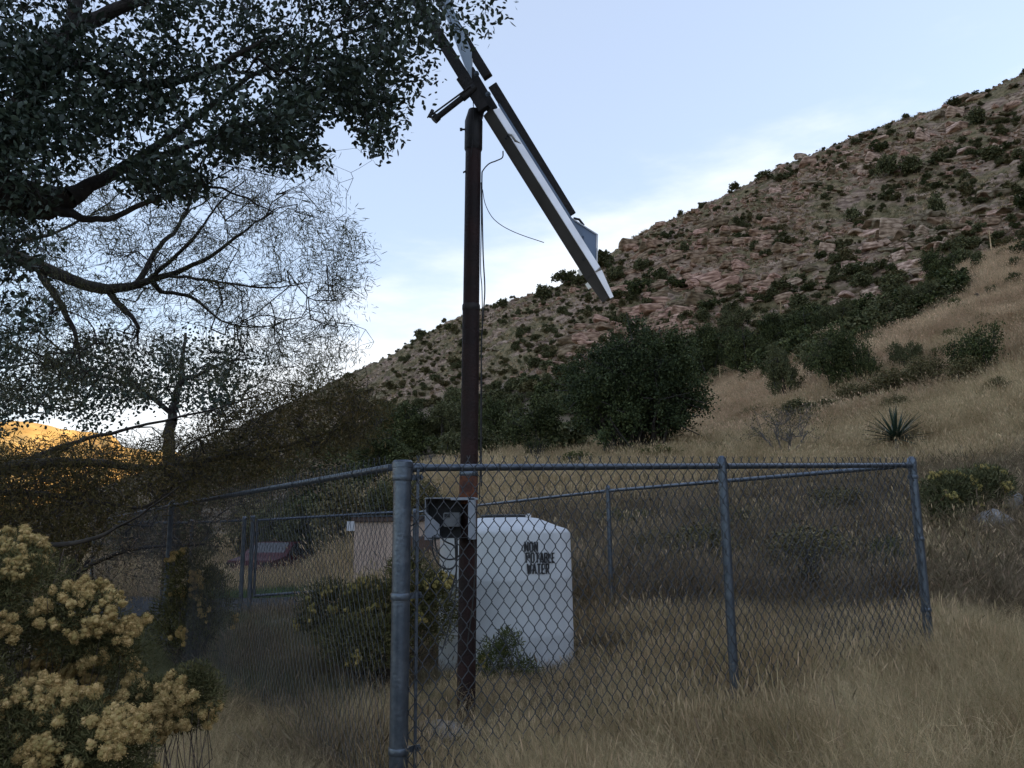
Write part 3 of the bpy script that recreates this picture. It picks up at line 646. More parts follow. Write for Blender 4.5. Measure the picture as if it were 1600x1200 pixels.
GLY = {  # stencil strokes on a 4x6 grid, each a list of polylines
 'N': [[(0, 0), (0, 6)], [(0, 6), (3, 0)], [(3, 0), (3, 6)]], 'O': [[(0, .7), (0, 5.3)], [(3, .7), (3, 5.3)], [(0.4, 6), (2.6, 6)], [(.4, 0), (2.6, 0)]],
 'P': [[(0, 0), (0, 6)], [(0, 6), (3, 6), (3, 3), (0, 3)]], 'T': [[(0, 6), (3.2, 6)], [(1.6, 0), (1.6, 5.4)]], 'A': [[(0, 0), (1.3, 6), (1.9, 6), (3.2, 0)], [(.7, 2), (2.5, 2)]],
 'B': [[(0, 0), (0, 6)], [(0, 6), (2.5, 6), (3, 5), (2.4, 3.2), (0, 3.2)], [(2.4, 3.2), (3, 1.6), (2.5, 0), (0, 0)]], 'L': [[(0, 6), (0, 0), (2.8, 0)]], 'E': [[(0, 0), (0, 6)], [(0, 6), (2.8, 6)], [(0, 3), (2.3, 3)], [(0, 0), (2.8, 0)]],
 'W': [[(0, 6), (.8, 0), (1.8, 5), (2.8, 0), (3.6, 6)]], 'R': [[(0, 0), (0, 6)], [(0, 6), (3, 6), (3, 3), (0, 3)], [(1.5, 3), (3.2, 0)]]}
def wrap(u, z):  # u metres along the shell from the centre of the lettering
    th = math.asin(max(-1, min(1, (P(822, 870, 8.2).x-tx)/rt)))+u/rt
    return Vector((tx+math.sin(th)*(rt+.003), ty-math.cos(th)*(rt+.003), z)), Vector((math.sin(th), -math.cos(th), 0))
zt0 = P(822, 847, 8.16).z
for row, word in enumerate(('NON', 'POTABLE', 'WATER')):
    u = row*.012-.012; cw = .0130; ch = .0150; z_ = zt0-row*.108-ch*6; k = MB()
    for chr_ in word:
        for pl in GLY[chr_]:
            for (xa, ya), (xb, yb) in zip(pl[:-1], pl[1:]):
                pa, na = wrap(u+xa*cw*.8, z_+ya*ch-(u)*.03); pb_, nb = wrap(u+xb*cw*.8, z_+yb*ch-(u)*.03); dd = (pb_-pa).normalized(); sdv = dd.cross(na).normalized()
                hw = .0070+.0015*abs(dd.z)
                k.obox((pa+pb_)/2+na*.0005*(row+1), (pb_-pa)/2+dd*.004, sdv*hw, na*.0008)
        u += cw*.8*({'W': 3.6, 'L': 2.8}.get(chr_, 3.1)+1.9)
    k.build('lettering', M_black, tank)

# ------------------------------------------------------------------ shed behind the fence
sx0 = P(553, 850, 19).x; sx1 = P(728, 850, 19).x; szt = P(600, 808, 19).z; sb = H(sx0+1, 19)-.4
shed = empty('shed', ((sx0+sx1)/2, 19, sb)); tag(shed, 'low beige stucco shed with flat brown-edged roof beyond the fence, left of the tank', 'shed')
m = MB(); m.box(sx0, sx1, 19, 21.6, sb, szt-.10); m.build('wall', M_wall, shed)
m = MB(); m.box(sx0-.06, sx1+.06, 18.92, 21.7, szt-.098, szt+.012); m.build('roof_fascia', M_fascia, shed, bevel=.008)
m = MB(); m.box(sx0-.09, sx1+.09, 18.89, 21.73, szt+.014, szt+.035); m.build('roof', M_galv, shed)
m = MB(); m.box(sx0+1.0, sx0+1.85, 18.96, 18.995, sb+.4, szt-.45); dr = m.build('door', M_fascia, shed)

# ------------------------------------------------------------------ maroon car parked beyond the gate
def car():
    cx, cy = P(440, 890, 29).x, 29.0; zb = H(cx, cy)-.05; rz = R(78)
    root = empty('parked_car', (cx, cy, zb)); tag(root, 'dark maroon car parked beyond the gate, seen through two fences', 'car')
    def at(m): # rotate local -> world
        cs, sn = math.cos(rz), math.sin(rz); m.v = [(cx+x*cs-y*sn, cy+x*sn+y*cs, zb+z) for x, y, z in m.v]; return m
    prof = [(-2.25, .35), (-2.28, .62), (-2.18, .86), (-1.35, .98), (-.62, 1.42), (.72, 1.45), (1.45, 1.05), (2.15, 1.0), (2.28, .72), (2.25, .35), (1.85, .25), (1.75, .5), (1.45, .66), (1.15, .5), (1.05, .25), (-1.05, .25), (-1.15, .5), (-1.45, .66), (-1.75, .5), (-1.85, .25)]
    m = MB(); n_ = len(prof); rows = []
    for w_, ins in ((-.86, .0), (-.80, .0), (.80, .0), (.86, .0)):
        sh = .965 if abs(w_) > .83 else 1
        rows.append([(x*sh, w_*(1-.16*max(0, z-.95)/.5), z if z < .9 else .9+(z-.9)*(sh)) for x, z in prof])
    vs = [p for r_ in rows for p in r_]
    fs = [(i*n_+j, i*n_+(j+1) % n_, (i+1)*n_+(j+1) % n_, (i+1)*n_+j) for i in range(3) for j in range(n_)]
    m.add(vs, fs+[tuple(range(n_)), tuple(3*n_+j for j in reversed(range(n_)))]); at(m).build('body', M_carp, root, True)
    for s_ in (-1, 1):
        for win in ([(-1.18, 1.0), (-.58, 1.36), (-.02, 1.38), (-.02, 1.0)], [(.04, 1.0), (.04, 1.38), (.66, 1.38), (1.22, 1.02)]):
            m = MB(); m.prism([(x, s_*(.875*(1-.16*max(0, z-.95)/.5)), z) for x, z in win], (0, .012*s_, 0)); at(m).build('window', M_glass, root)
        for x in (-1.45, 1.45):
            m = MB(); m.tube([(x, s_*.66, .32), (x, s_*.88, .32)], .32, 24); w_ = at(m).build('wheel', M_tyre, root, True)
            m = MB(); m.tube([(x, s_*.87, .32), (x, s_*.892, .32)], .2, 16); h_ = at(m).build('hub', M_galv, None, True); h_.parent = w_
        m = MB(); m.box(-2.27, -2.2, s_*.66-.16, s_*.66+.16, .66, .8); at(m).build('headlight', M_glass, root, bevel=.01)
    m = MB(); m.prism([(-1.28, -.68, 1.0), (-1.28, .68, 1.0), (-.66, .62, 1.40), (-.66, -.62, 1.40)], (-.012, 0, .01)); at(m).build('windscreen', M_glass, root)
car()
# road and lawn strip beyond the gate
def drape(name, outline, dz, m, nx=40, ny=12):
    (xa, ya), (xb, yb), (xc, yc), (xd, yd) = outline; u, w = np.meshgrid(np.linspace(0, 1, nx), np.linspace(0, 1, ny), indexing='ij')
    X = (xa*(1-u)+xb*u)*(1-w)+(xd*(1-u)+xc*u)*w; Y = (ya*(1-u)+yb*u)*(1-w)+(yd*(1-u)+yc*u)*w
    Z = H(X.ravel(), Y.ravel())+dz; V = np.stack([X.ravel(), Y.ravel(), Z], 1)
    i, j = np.meshgrid(np.arange(nx-1), np.arange(ny-1), indexing='ij'); a = (i*ny+j).ravel()
    return link(name, mesh_np(name, V, np.stack([a, a+ny, a+ny+1, a+1], 1), m, True))
o = drape('road', [(-22, 16.4), (-3.2, 16.4), (-3.6, 21.5), (-22, 21.5)], .035, M_road); o['kind'] = 'structure'
# timber edging by the path at the right
p0 = P(1452, 934, 13.6); p1 = P(1760, 945, 13.2)
m = MB(); z0_ = H(p0.x, p0.y)
pts = [Vector((p0.x+(p1.x-p0.x)*t, p0.y+(p1.y-p0.y)*t, 0)) for t in np.linspace(0, 1, 9)]
for i in range(8):
    a_, b_ = pts[i], pts[i+1]; mz = P(1452+308*i/8, 934+11*i/8, 13.4).z
    c_ = (a_+b_)/2; c_.z = mz-.09; m.obox(c_, (b_-a_)/2*.985, (0, .07, 0), (0, 0, .085))
m.build('path_edging', M_conc, None, bevel=.01); tag(bpy.data.objects['path_edging'], 'low weathered timber edging along the path, right of the enclosure', 'edging')

# ------------------------------------------------------------------ plants: generic growth
def grow(limbs, targets, seg=.12, wob=.25, tip=.0025, pw=.45, seed=1, sag=0.0):
    """limbs: list of (points, radii); targets (n,3). Returns edge arrays and the tip directions."""
    g = np.random.default_rng(seed); Pn = []; par = []; rad = []
    for pts, rr in limbs:
        if len(pts) > 2:
            m_ = len(pts); pts = smooth(pts, 5); rr = list(np.interp(np.linspace(0, m_-1, len(pts)), range(m_), rr))
        pts = [np.array(p) for p in pts]
        start = len(Pn)
        for i in range(len(pts)-1):
            n = max(1, int(np.linalg.norm(pts[i+1]-pts[i])/seg))
            for k in range(n):
                t = k/n; Pn.append(pts[i]*(1-t)+pts[i+1]*t+g.normal(size=3)*seg*.05); rad.append(rr[i]*(1-t)+rr[i+1]*t); par.append(len(Pn)-2 if len(Pn)-1 > start else -1)
        Pn.append(pts[-1]); rad.append(rr[-1]); par.append(len(Pn)-2)
        if start > 0:
            d = np.linalg.norm(np.array(Pn[:start])-Pn[start], axis=1); par[start] = int(d.argmin())
    nl = len(Pn); cap = nl+len(targets)*40; PA = np.zeros((cap, 3)); PA[:nl] = Pn; par = par+[0]*(cap-nl); cnt = nl
    tg = np.array(targets); d0 = np.array([np.min(np.linalg.norm(PA[:nl]-t, axis=1)) for t in tg]); order = np.argsort(d0); tips = []; tdir = []
    for ti in order:
        t = tg[ti]; d = np.linalg.norm(PA[:cnt]-t, axis=1); k = int(np.argmin(d)); L_ = d[k]
        # start a little further back to get forks
        for _ in range(2):
            if par[k] >= 0: k = par[k]
        a = PA[k].copy(); n = max(2, int(np.linalg.norm(t-a)/seg)); n = min(n, 36)
        side = g.normal(size=3)*wob*np.linalg.norm(t-a)*.35; pr = k; j = g.normal(size=3)*0
        for q in range(1, n+1):
            u = q/n; p = a*(1-u)+t*u+side*math.sin(u*math.pi)+g.normal(size=3)*seg*wob*.35*(u < 1); p[2] += sag*math.sin(u*math.pi)
            PA[cnt] = p; par[cnt] = pr; pr = cnt; cnt += 1
        tips.append(t); tdir.append(PA[cnt-1]-PA[cnt-2])
    par = np.array(par[:cnt]); w = np.zeros(cnt); ch = np.zeros(cnt, int)
    for i in range(cnt-1, -1, -1):
        if w[i] == 0: w[i] = 1
        if par[i] >= 0: w[par[i]] += w[i]-(0 if True else 0)
    rr = tip*np.maximum(w, 1)**pw; rr[:nl] = np.maximum(rr[:nl]*0, np.array(rad))
    mx = rr.copy()
    for i in range(nl, cnt):
        if par[i] >= 0: rr[i] = min(rr[i], rr[par[i]]*.97)
    i = np.nonzero(par >= 0)[0]
    return PA[par[i]], PA[i], np.where(i >= nl, np.minimum(rr[par[i]], rr[i]*1.3), rr[par[i]]), rr[i], np.array(tips), nrm(np.array(tdir)), i >= nl
def tree_obj(name, label, cat, res, M_b, leafVF, M_l, base, group=None, bname='branches', thick=.012, lname='leaves', leaf_kind=True):
    P0, P1, R0, R1, tips, td, _ = res
    root = empty(name, base); tag(root, label, cat, group)
    big = R1 > thick; parts = []
    if big.any(): parts.append(edge_tubes(P0[big]-nrm(P1[big]-P0[big])*R0[big][:, None]*.3, P1[big], R0[big], R1[big], 9))
    if (~big).any(): parts.append(edge_tubes(P0[~big], P1[~big], R0[~big], R1[~big], 3))
    V, Fq = joinvf(parts); V = V-np.array(base)
    b = link(bname, mesh_np(bname, V, Fq, M_b, True), root)
    V, Fq = leafVF; l = link(lname, mesh_np(lname, V-np.array(base), Fq, M_l), root)
    if leaf_kind: l['kind'] = 'stuff'; b['kind'] = 'stuff'
    return root
def in_poly(x, y, poly):
    c = np.zeros(len(x), bool); n = len(poly)
    for i in range(n):
        (xa, ya), (xb, yb) = poly[i], poly[(i+1) % n]
        c ^= ((ya > y) != (yb > y)) & (x < (xb-xa)*(y-ya)/((yb-ya) or 1e-9)+xa)
    return c
def sample_px(poly, n, Y0, Y1, g, clump=0, cs=30, hole=.0):
    xs = [p[0] for p in poly]; ys = [p[1] for p in poly]; out = []
    while len(out) < n:
        x = g.uniform(min(xs), max(xs), 4000); y = g.uniform(min(ys), max(ys), 4000); ok = in_poly(x, y, poly)
        if clump: ok &= fbm(x/cs, y/cs, 3, clump) > hole
        for a, b in zip(x[ok], y[ok]): out.append(np.array(P(a, b, g.uniform(Y0, Y1))))
    return np.array(out[:n])

# ------------------------------------------------------------------ overhanging oak, top left
def oak():
    g = np.random.default_rng(11)
    limbs = [([P(-700, 700, 4.6), P(-420, 420, 4.6), P(-60, 300, 4.6), P(70, 318, 4.7), P(140, 290, 4.8), P(250, 225, 5.2), P(390, 120, 5.4), P(550, 50, 5.4), P(690, 20, 5.3)], [.26, .22, .165, .10, .045, .028, .018, .012, .008]),
             ([P(-60, 300, 4.6), P(20, 200, 4.5), P(60, 110, 4.5), P(115, 48, 4.6), P(190, 12, 4.7), P(300, -30, 4.8), P(480, -60, 4.9)], [.10, .085, .07, .055, .04, .03, .02]),
             ([P(115, 48, 4.6), P(120, -80, 4.7)], [.05, .03]),
             ([P(20, 200, 4.5), P(100, 100, 4.4), P(200, 130, 4.4), P(300, 120, 4.4), P(420, 60, 4.4)], [.04, .035, .028, .02, .015]),
             ([P(70, 318, 4.7), P(140, 345, 4.7), P(210, 325, 4.6), P(290, 290, 4.6), P(360, 300, 4.6), P(425, 330, 4.7)], [.04, .02, .016, .012, .008, .005]),
             ([P(260, 240, 4.9), P(380, 200, 5.1), P(480, 170, 5.2), P(570, 190, 5.2)], [.02, .016, .012, .007])]
    top = [(-300, -260), (640, -260), (775, -60)]
    poly = top+[(730, 5), (690, 32), (668, 66), (645, 118), (612, 150), (600, 205), (590, 190), (545, 170), (490, 185), (470, 225), (465, 262), (420, 262), (385, 230), (345, 240), (300, 280), (250, 290), (215, 225), (150, 205), (110, 250), (90, 310), (0, 330), (-150, 420), (-420, 420)]
    T = sample_px(poly, 980, 3.9, 5.6, g, 50, 60, -.5)
    T2 = sample_px([(0, 330), (90, 310), (50, 400), (60, 500), (30, 560), (-60, 560)], 26, 4.3, 5.2, g)
    T3 = sample_px([(180, 250), (330, 255), (300, 300), (220, 305)], 16, 4.2, 4.9, g)
    T = np.vstack([T, T2, T3, sample_px([(-30, 60), (160, 60), (330, 110), (280, 215), (90, 250), (-30, 290)], 90, 4.1, 4.5, g)])
    edge = [(600, 200), (605, 165), (585, 150), (560, 165), (540, 150), (590, 215), (465, 240), (450, 225), (430, 235), (460, 200), (640, 138), (655, 122), (625, 110), (700, 50), (735, 45), (752, 25), (765, 8), (300, 285), (270, 300), (245, 270), (390, 215), (370, 225), (500, 165), (520, 150), (480, 185), (600, 120), (560, 120), (660, 90), (670, 60), (410, 200), (340, 215), (620, 60), (590, 80), (540, 100), (490, 120), (440, 160), (470, 140), (510, 90), (580, 30), (640, 25)]
    T = np.vstack([T]+[np.array([np.array(P(x+g.normal()*9, y+g.normal()*7, g.uniform(4.2, 5.2))) for _ in range(4 if x < 610 else 1)]) for x, y in edge])
    res = grow(limbs, T, .11, .5, .0020, .40, 3)
    tips, td = res[4], res[5]; n = len(tips); m = 50
    C = np.repeat(tips, m, 0)+rdir(n*m, g)*(g.random(n*m)**.5*.17)[:, None]*np.array([[1, 1, .75]])
    D = nrm(rdir(n*m, g)+np.repeat(td, m, 0)*.5+np.array([[0, 0, -.1]])); Nn = nrm(rdir(n*m, g)+np.array([[0, 0, .9]]))
    Ln = g.uniform(.030, .056, n*m)
    tree_obj('oak_tree', 'oak with small dark leaves overhanging the whole upper left of the view', 'tree', res, M_bark, blades(C, D, Nn, Ln, Ln*g.uniform(.20, .28, n*m), .15), M_oak, (-6.2, 3.6, H(-6.2, 3.6)), lname='leaves')
oak()

# ------------------------------------------------------------------ mesquite behind it
def fronds(tips, td, m, spread, g, l0=.03, l1=.06, w=.09, droop=.5, flat=.4, tdw=.6):
    n = len(tips); C = np.repeat(tips, m, 0)+rdir(n*m, g)*(g.random(n*m)**.6*spread)[:, None]
    D = nrm(rdir(n*m, g)+np.repeat(td, m, 0)*tdw-np.array([[0, 0, droop]])); Nn = rdir(n*m, g)
    Ln = g.uniform(l0, l1, n*m); return blades(C, D, Nn, Ln, Ln*w, .0)
def mesquite():
    g = np.random.default_rng(21); Y = 7.4
    def q(*a): return [P(x, y, yy) for x, y, yy in a]
    limbs = [(q((-420, 640, 7.2), (-200, 430, 7.2), (-60, 380, 7.3), (0, 391, 7.4), (60, 415, 7.4), (110, 436, 7.4), (150, 450, 7.4), (200, 448, 7.3), (262, 430, 7.3), (330, 400, 7.2), (390, 355, 7.2), (430, 330, 7.2)), [.13, .11, .08, .068, .062, .056, .056, .040, .027, .018, .012, .007]),
             (q((60, 420, 7.4), (95, 478, 7.3), (118, 525, 7.2), (125, 570, 7.2)), [.04, .03, .018, .01]),
             (q((170, 455, 7.4), (190, 480, 7.3), (213, 505, 7.2), (215, 540, 7.2)), [.035, .028, .018, .010]),
             (q((213, 446, 7.4), (250, 385, 7.6), (282, 350, 7.7), (305, 290, 7.8), (322, 240, 7.9)), [.032, .024, .018, .011, .006]),
             (q((240, 432, 7.3), (300, 375, 7.1), (340, 320, 7.0), (385, 280, 6.9)), [.022, .015, .010, .006]),
             (q((250, 455, 7.4), (300, 465, 7.5), (345, 500, 7.6), (400, 512, 7.7), (450, 500, 7.8)), [.020, .016, .011, .008, .005]),
             (q((-60, 380, 7.3), (40, 375, 7.9), (90, 362, 8.1), (150, 330, 8.2), (200, 290, 8.2)), [.03, .022, .016, .012, .006]),
             (q((262, 430, 7.3), (340, 440, 7.0), (420, 450, 6.9), (490, 440, 6.8)), [.016, .012, .009, .005])]
    poly = [(-120, 180), (60, 235), (130, 215), (240, 300), (330, 270), (400, 255), (450, 268), (490, 310), (500, 355), (555, 392), (545, 430), (538, 480), (520, 530), (525, 570), (480, 600), (400, 610), (300, 610), (0, 640), (-120, 640)]
    T = sample_px(poly, 1550, 6.3, 8.6, g, 60, 45, -.3)
    rim = [(560, 398), (548, 372), (530, 350), (552, 430), (545, 470), (530, 510), (538, 545), (505, 300), (495, 262), (470, 240), (510, 330), (430, 240), (380, 225), (545, 405), (520, 560), (500, 590)]
    T = np.vstack([T]+[np.array([np.array(P(x+g.normal()*14, y+g.normal()*10, g.uniform(6.6, 8.0))) for _ in range(7)]) for x, y in rim])
    res = grow(limbs, T, .10, .8, .0019, .41, 5)
    tree_obj('mesquite_tree', 'bare-looking mesquite tree with dark crooked limb and fine feathery twigs against the sky at left', 'tree', res, M_twig, fronds(res[4], res[5], 28, .15, g, .035, .085, .045, .35, .4, 1.2), M_mesq, (-7.5, 6.5, H(-7.5, 6.5)))
mesquite()
def low_mesquite(name, label, base, trunk, poly, n, Y0, Y1, seed, M_l=None, m=36, spread=.22, hole=-.6, w=.085, cs=70, tip=.0024):
    g = np.random.default_rng(seed); T = sample_px(poly, n, Y0, Y1, g, seed, cs, hole)
    res = grow(trunk, T, .13, .8, tip, .43, seed)
    tree_obj(name, label, 'tree', res, M_twig, fronds(res[4], res[5], m, spread, g, .03, .075, w), M_l or M_oliv, base)
def q3(*a): return [P(x, y, yy) for x, y, yy in a]
low_mesquite('mesquite_tree', 'low spreading mesquite with olive foliage hanging above the left run of fence', tuple(P(-260, 900, 9.0)),
    [(q3((-260, 950, 9), (-160, 800, 9), (0, 735, 9), (120, 722, 9), (240, 730, 9), (360, 712, 9.1), (470, 690, 9.2), (560, 655, 9.3)), [.12, .10, .08, .05, .035, .025, .015, .008]),
     (q3((0, 735, 9), (120, 690, 9.4), (210, 668, 9.6), (330, 640, 9.8), (430, 610, 9.9)), [.04, .025, .018, .012, .007]),
     (q3((-160, 800, 9), (0, 770, 8.4), (120, 780, 8.2), (230, 790, 8.2), (300, 730, 8.3)), [.05, .035, .022, .015, .008]),
     (q3((-160, 800, 9), (-20, 840, 7.4), (110, 850, 7.0), (200, 815, 6.9), (280, 760, 6.9)), [.04, .03, .02, .012, .007])],
    [(-150, 690), (60, 700), (230, 700), (300, 672), (400, 612), (480, 590), (560, 602), (610, 640), (590, 690), (520, 700), (440, 730), (330, 765), (200, 790), (150, 830), (120, 870), (-150, 880)], 1500, 7.6, 10.6, 71, m=44, spread=.26, hole=-.8)
low_mesquite('mesquite_tree', 'brown tangle of mesquite twigs behind the far left fence post', tuple(P(100, 1010, 12.5)),
    [(q3((100, 1010, 12.5), (110, 900, 12.5), (170, 800, 12.5), (260, 740, 12.5)), [.09, .07, .05, .02]), (q3((110, 900, 12.5), (200, 860, 12.2), (320, 850, 12.2)), [.04, .03, .015])],
    [(-100, 700), (420, 700), (560, 735), (380, 790), (300, 880), (250, 930), (-100, 960)], 800, 11.5, 15.5, 72, M_l=M_weed, m=46, spread=.36, hole=-.9, w=.12)
def oak2():
    g = np.random.default_rng(31)
    limbs = [(q3((262, 990, 17), (265, 700, 17), (272, 640, 17), (282, 585, 17), (290, 520, 17)), [.16, .12, .09, .06, .03]), (q3((272, 650, 17), (200, 600, 17), (80, 570, 17)), [.06, .04, .02]), (q3((282, 600, 17), (340, 570, 17), (390, 560, 17)), [.05, .03, .015])]
    poly = [(-60, 500), (60, 545), (150, 520), (230, 560), (330, 520), (405, 570), (380, 625), (330, 660), (290, 625), (225, 632), (150, 665), (60, 640), (-60, 690)]
    T = sample_px(poly, 230, 15.5, 18.5, g, 80, 28, -.0); res = grow(limbs, T, .3, .5, .007, .42, 8)
    tips, td = res[4], res[5]; m = 46; n = len(tips)
    C = np.repeat(tips, m, 0)+rdir(n*m, g)*(g.random(n*m)**.5*.5)[:, None]; D = rdir(n*m, g); Ln = g.uniform(.06, .11, n*m)
    tree_obj('oak_tree', 'slender-trunked oak further back at left, its dark crown against the sky above the yellow mountain', 'tree', res, M_bark, blades(C, D, rdir(n*m, g), Ln, Ln*.3, .1), M_oak, tuple(P(262, 990, 17)))
oak2()

# ------------------------------------------------------------------ crowns for trees and shrubs further off
def crown_mesh(name, nleaf, ls, seed, lobes=9, flat=.8, m=None, trunk=True, irregular=.55, stemM=None):
    """unit-sized plant: radius ~1, height ~1.7, base at z=0; returns (leaf mesh, wood mesh)"""
    g = np.random.default_rng(seed); cs = []; L_ = []
    for i in range(lobes):
        a = g.uniform(0, 2*math.pi); rr = g.uniform(.15, .72); c = np.array([math.cos(a)*rr, math.sin(a)*rr, g.uniform(.35, 1.25)*flat+ .05]); s = g.uniform(.28, .52)*(1-.25*rr)
        cs.append(c); L_.append(s)
    if lobes > 20:
        cs = [np.array([.58*math.cos(i*2.4)*math.sqrt(1-(1-(i+.5)/lobes*1.75)**2), .58*math.sin(i*2.4)*math.sqrt(1-(1-(i+.5)/lobes*1.75)**2), .78+.52*(1-(i+.5)/lobes*1.75)])+g.normal(size=3)*.06 for i in range(lobes)]; L_ = list(g.uniform(.26, .40, lobes))
    cs.append(np.array([0, 0, .8*flat])); L_.append(.5)
    cs = np.array(cs); L_ = np.array(L_); w = L_**2; w /= w.sum(); k = g.choice(len(cs), nleaf, p=w)
    sub = g.integers(0, 14, nleaf); sd_ = rdir(len(cs)*14, g).reshape(len(cs), 14, 3)
    D0 = sd_[k, sub]; C = cs[k]+D0*(L_[k]*g.uniform(.45, 1.0, nleaf))[:, None]+rdir(nleaf, g)*(L_[k]*irregular*g.random(nleaf))[:, None]*.75
    C[:, 2] = np.abs(C[:, 2]-.03)+.03
    D = nrm(rdir(nleaf, g)+D0*.7); Ln = g.uniform(.6, 1.25, nleaf)*ls
    V, Fq = blades(C, D, rdir(nleaf, g), Ln, Ln*.36, .2); me = mesh_np(name, V, Fq, m)
    E0 = []; E1 = []; Ra = []; Rb = []
    for c in cs:
        p = np.array([g.normal()*.03, g.normal()*.03, -.08]); n_ = 4; q0 = p
        for i in range(1, n_+1):
            u = i/n_; q1 = p*(1-u)+c*u+g.normal(size=3)*.05+np.array([0, 0, -.12*math.sin(u*math.pi)]); E0.append(q0); E1.append(q1); Ra.append(.045*(1-(i-1)/n_*.8)); Rb.append(.045*(1-i/n_*.8)); q0 = q1
        for _ in range(3):
            e = c+rdir(1, g)[0]*.4; E0.append(q0); E1.append(e); Ra.append(.01); Rb.append(.004)
    V, Fq = edge_tubes(np.array(E0), np.array(E1), Ra, Rb, 4); return me, mesh_np(name+'_wood', V, Fq, stemM or M_bark)
def plant(name, label, cat, pos, meshes, scl, rz, group=None, parts=True, lname='crown', wname='trunk'):
    root = empty(name, pos, rz); root.scale = scl; tag(root, label, cat, group)
    link(lname, meshes[0], root); link(wname, meshes[1], root)
    return root
CN = {}
def place_tree(px, pyb, w, h, y0, kind, name, label, cat='tree', group=None, Y=None):
    p = G(px, pyb, y0) if Y is None else onground(P(px, pyb, Y).x, Y)
    if p is None: print('no ground', px, pyb); return
    dist = p.y; s = w/2*dist/F; hh = h*dist/F
    plant(name, label, cat, p, CN[kind], (s/.95, s/.95, hh/1.55), random.uniform(0, 6), group)
CN['big'] = crown_mesh('big_oak', 64000, .028, 101, 34, 1.0, M_big)
CN['oakA'] = crown_mesh('oak_a', 16000, .046, 102, 11, 1.0, M_far)
CN['oakB'] = crown_mesh('oak_b', 16000, .046, 103, 9, .95, M_far)
CN['oakC'] = crown_mesh('oak_c', 14000, .046, 104, 8, .9, M_far2)
CN['mesq'] = crown_mesh('dry_mesquite', 4200, .06, 105, 9, .95, M_far3, irregular=.9)
CN['green'] = crown_mesh('green_bush', 9000, .06, 106, 8, .8, M_grn)
CN['open'] = crown_mesh('open_tree', 6500, .058, 107, 7, 1.0, M_far, irregular=1.1)
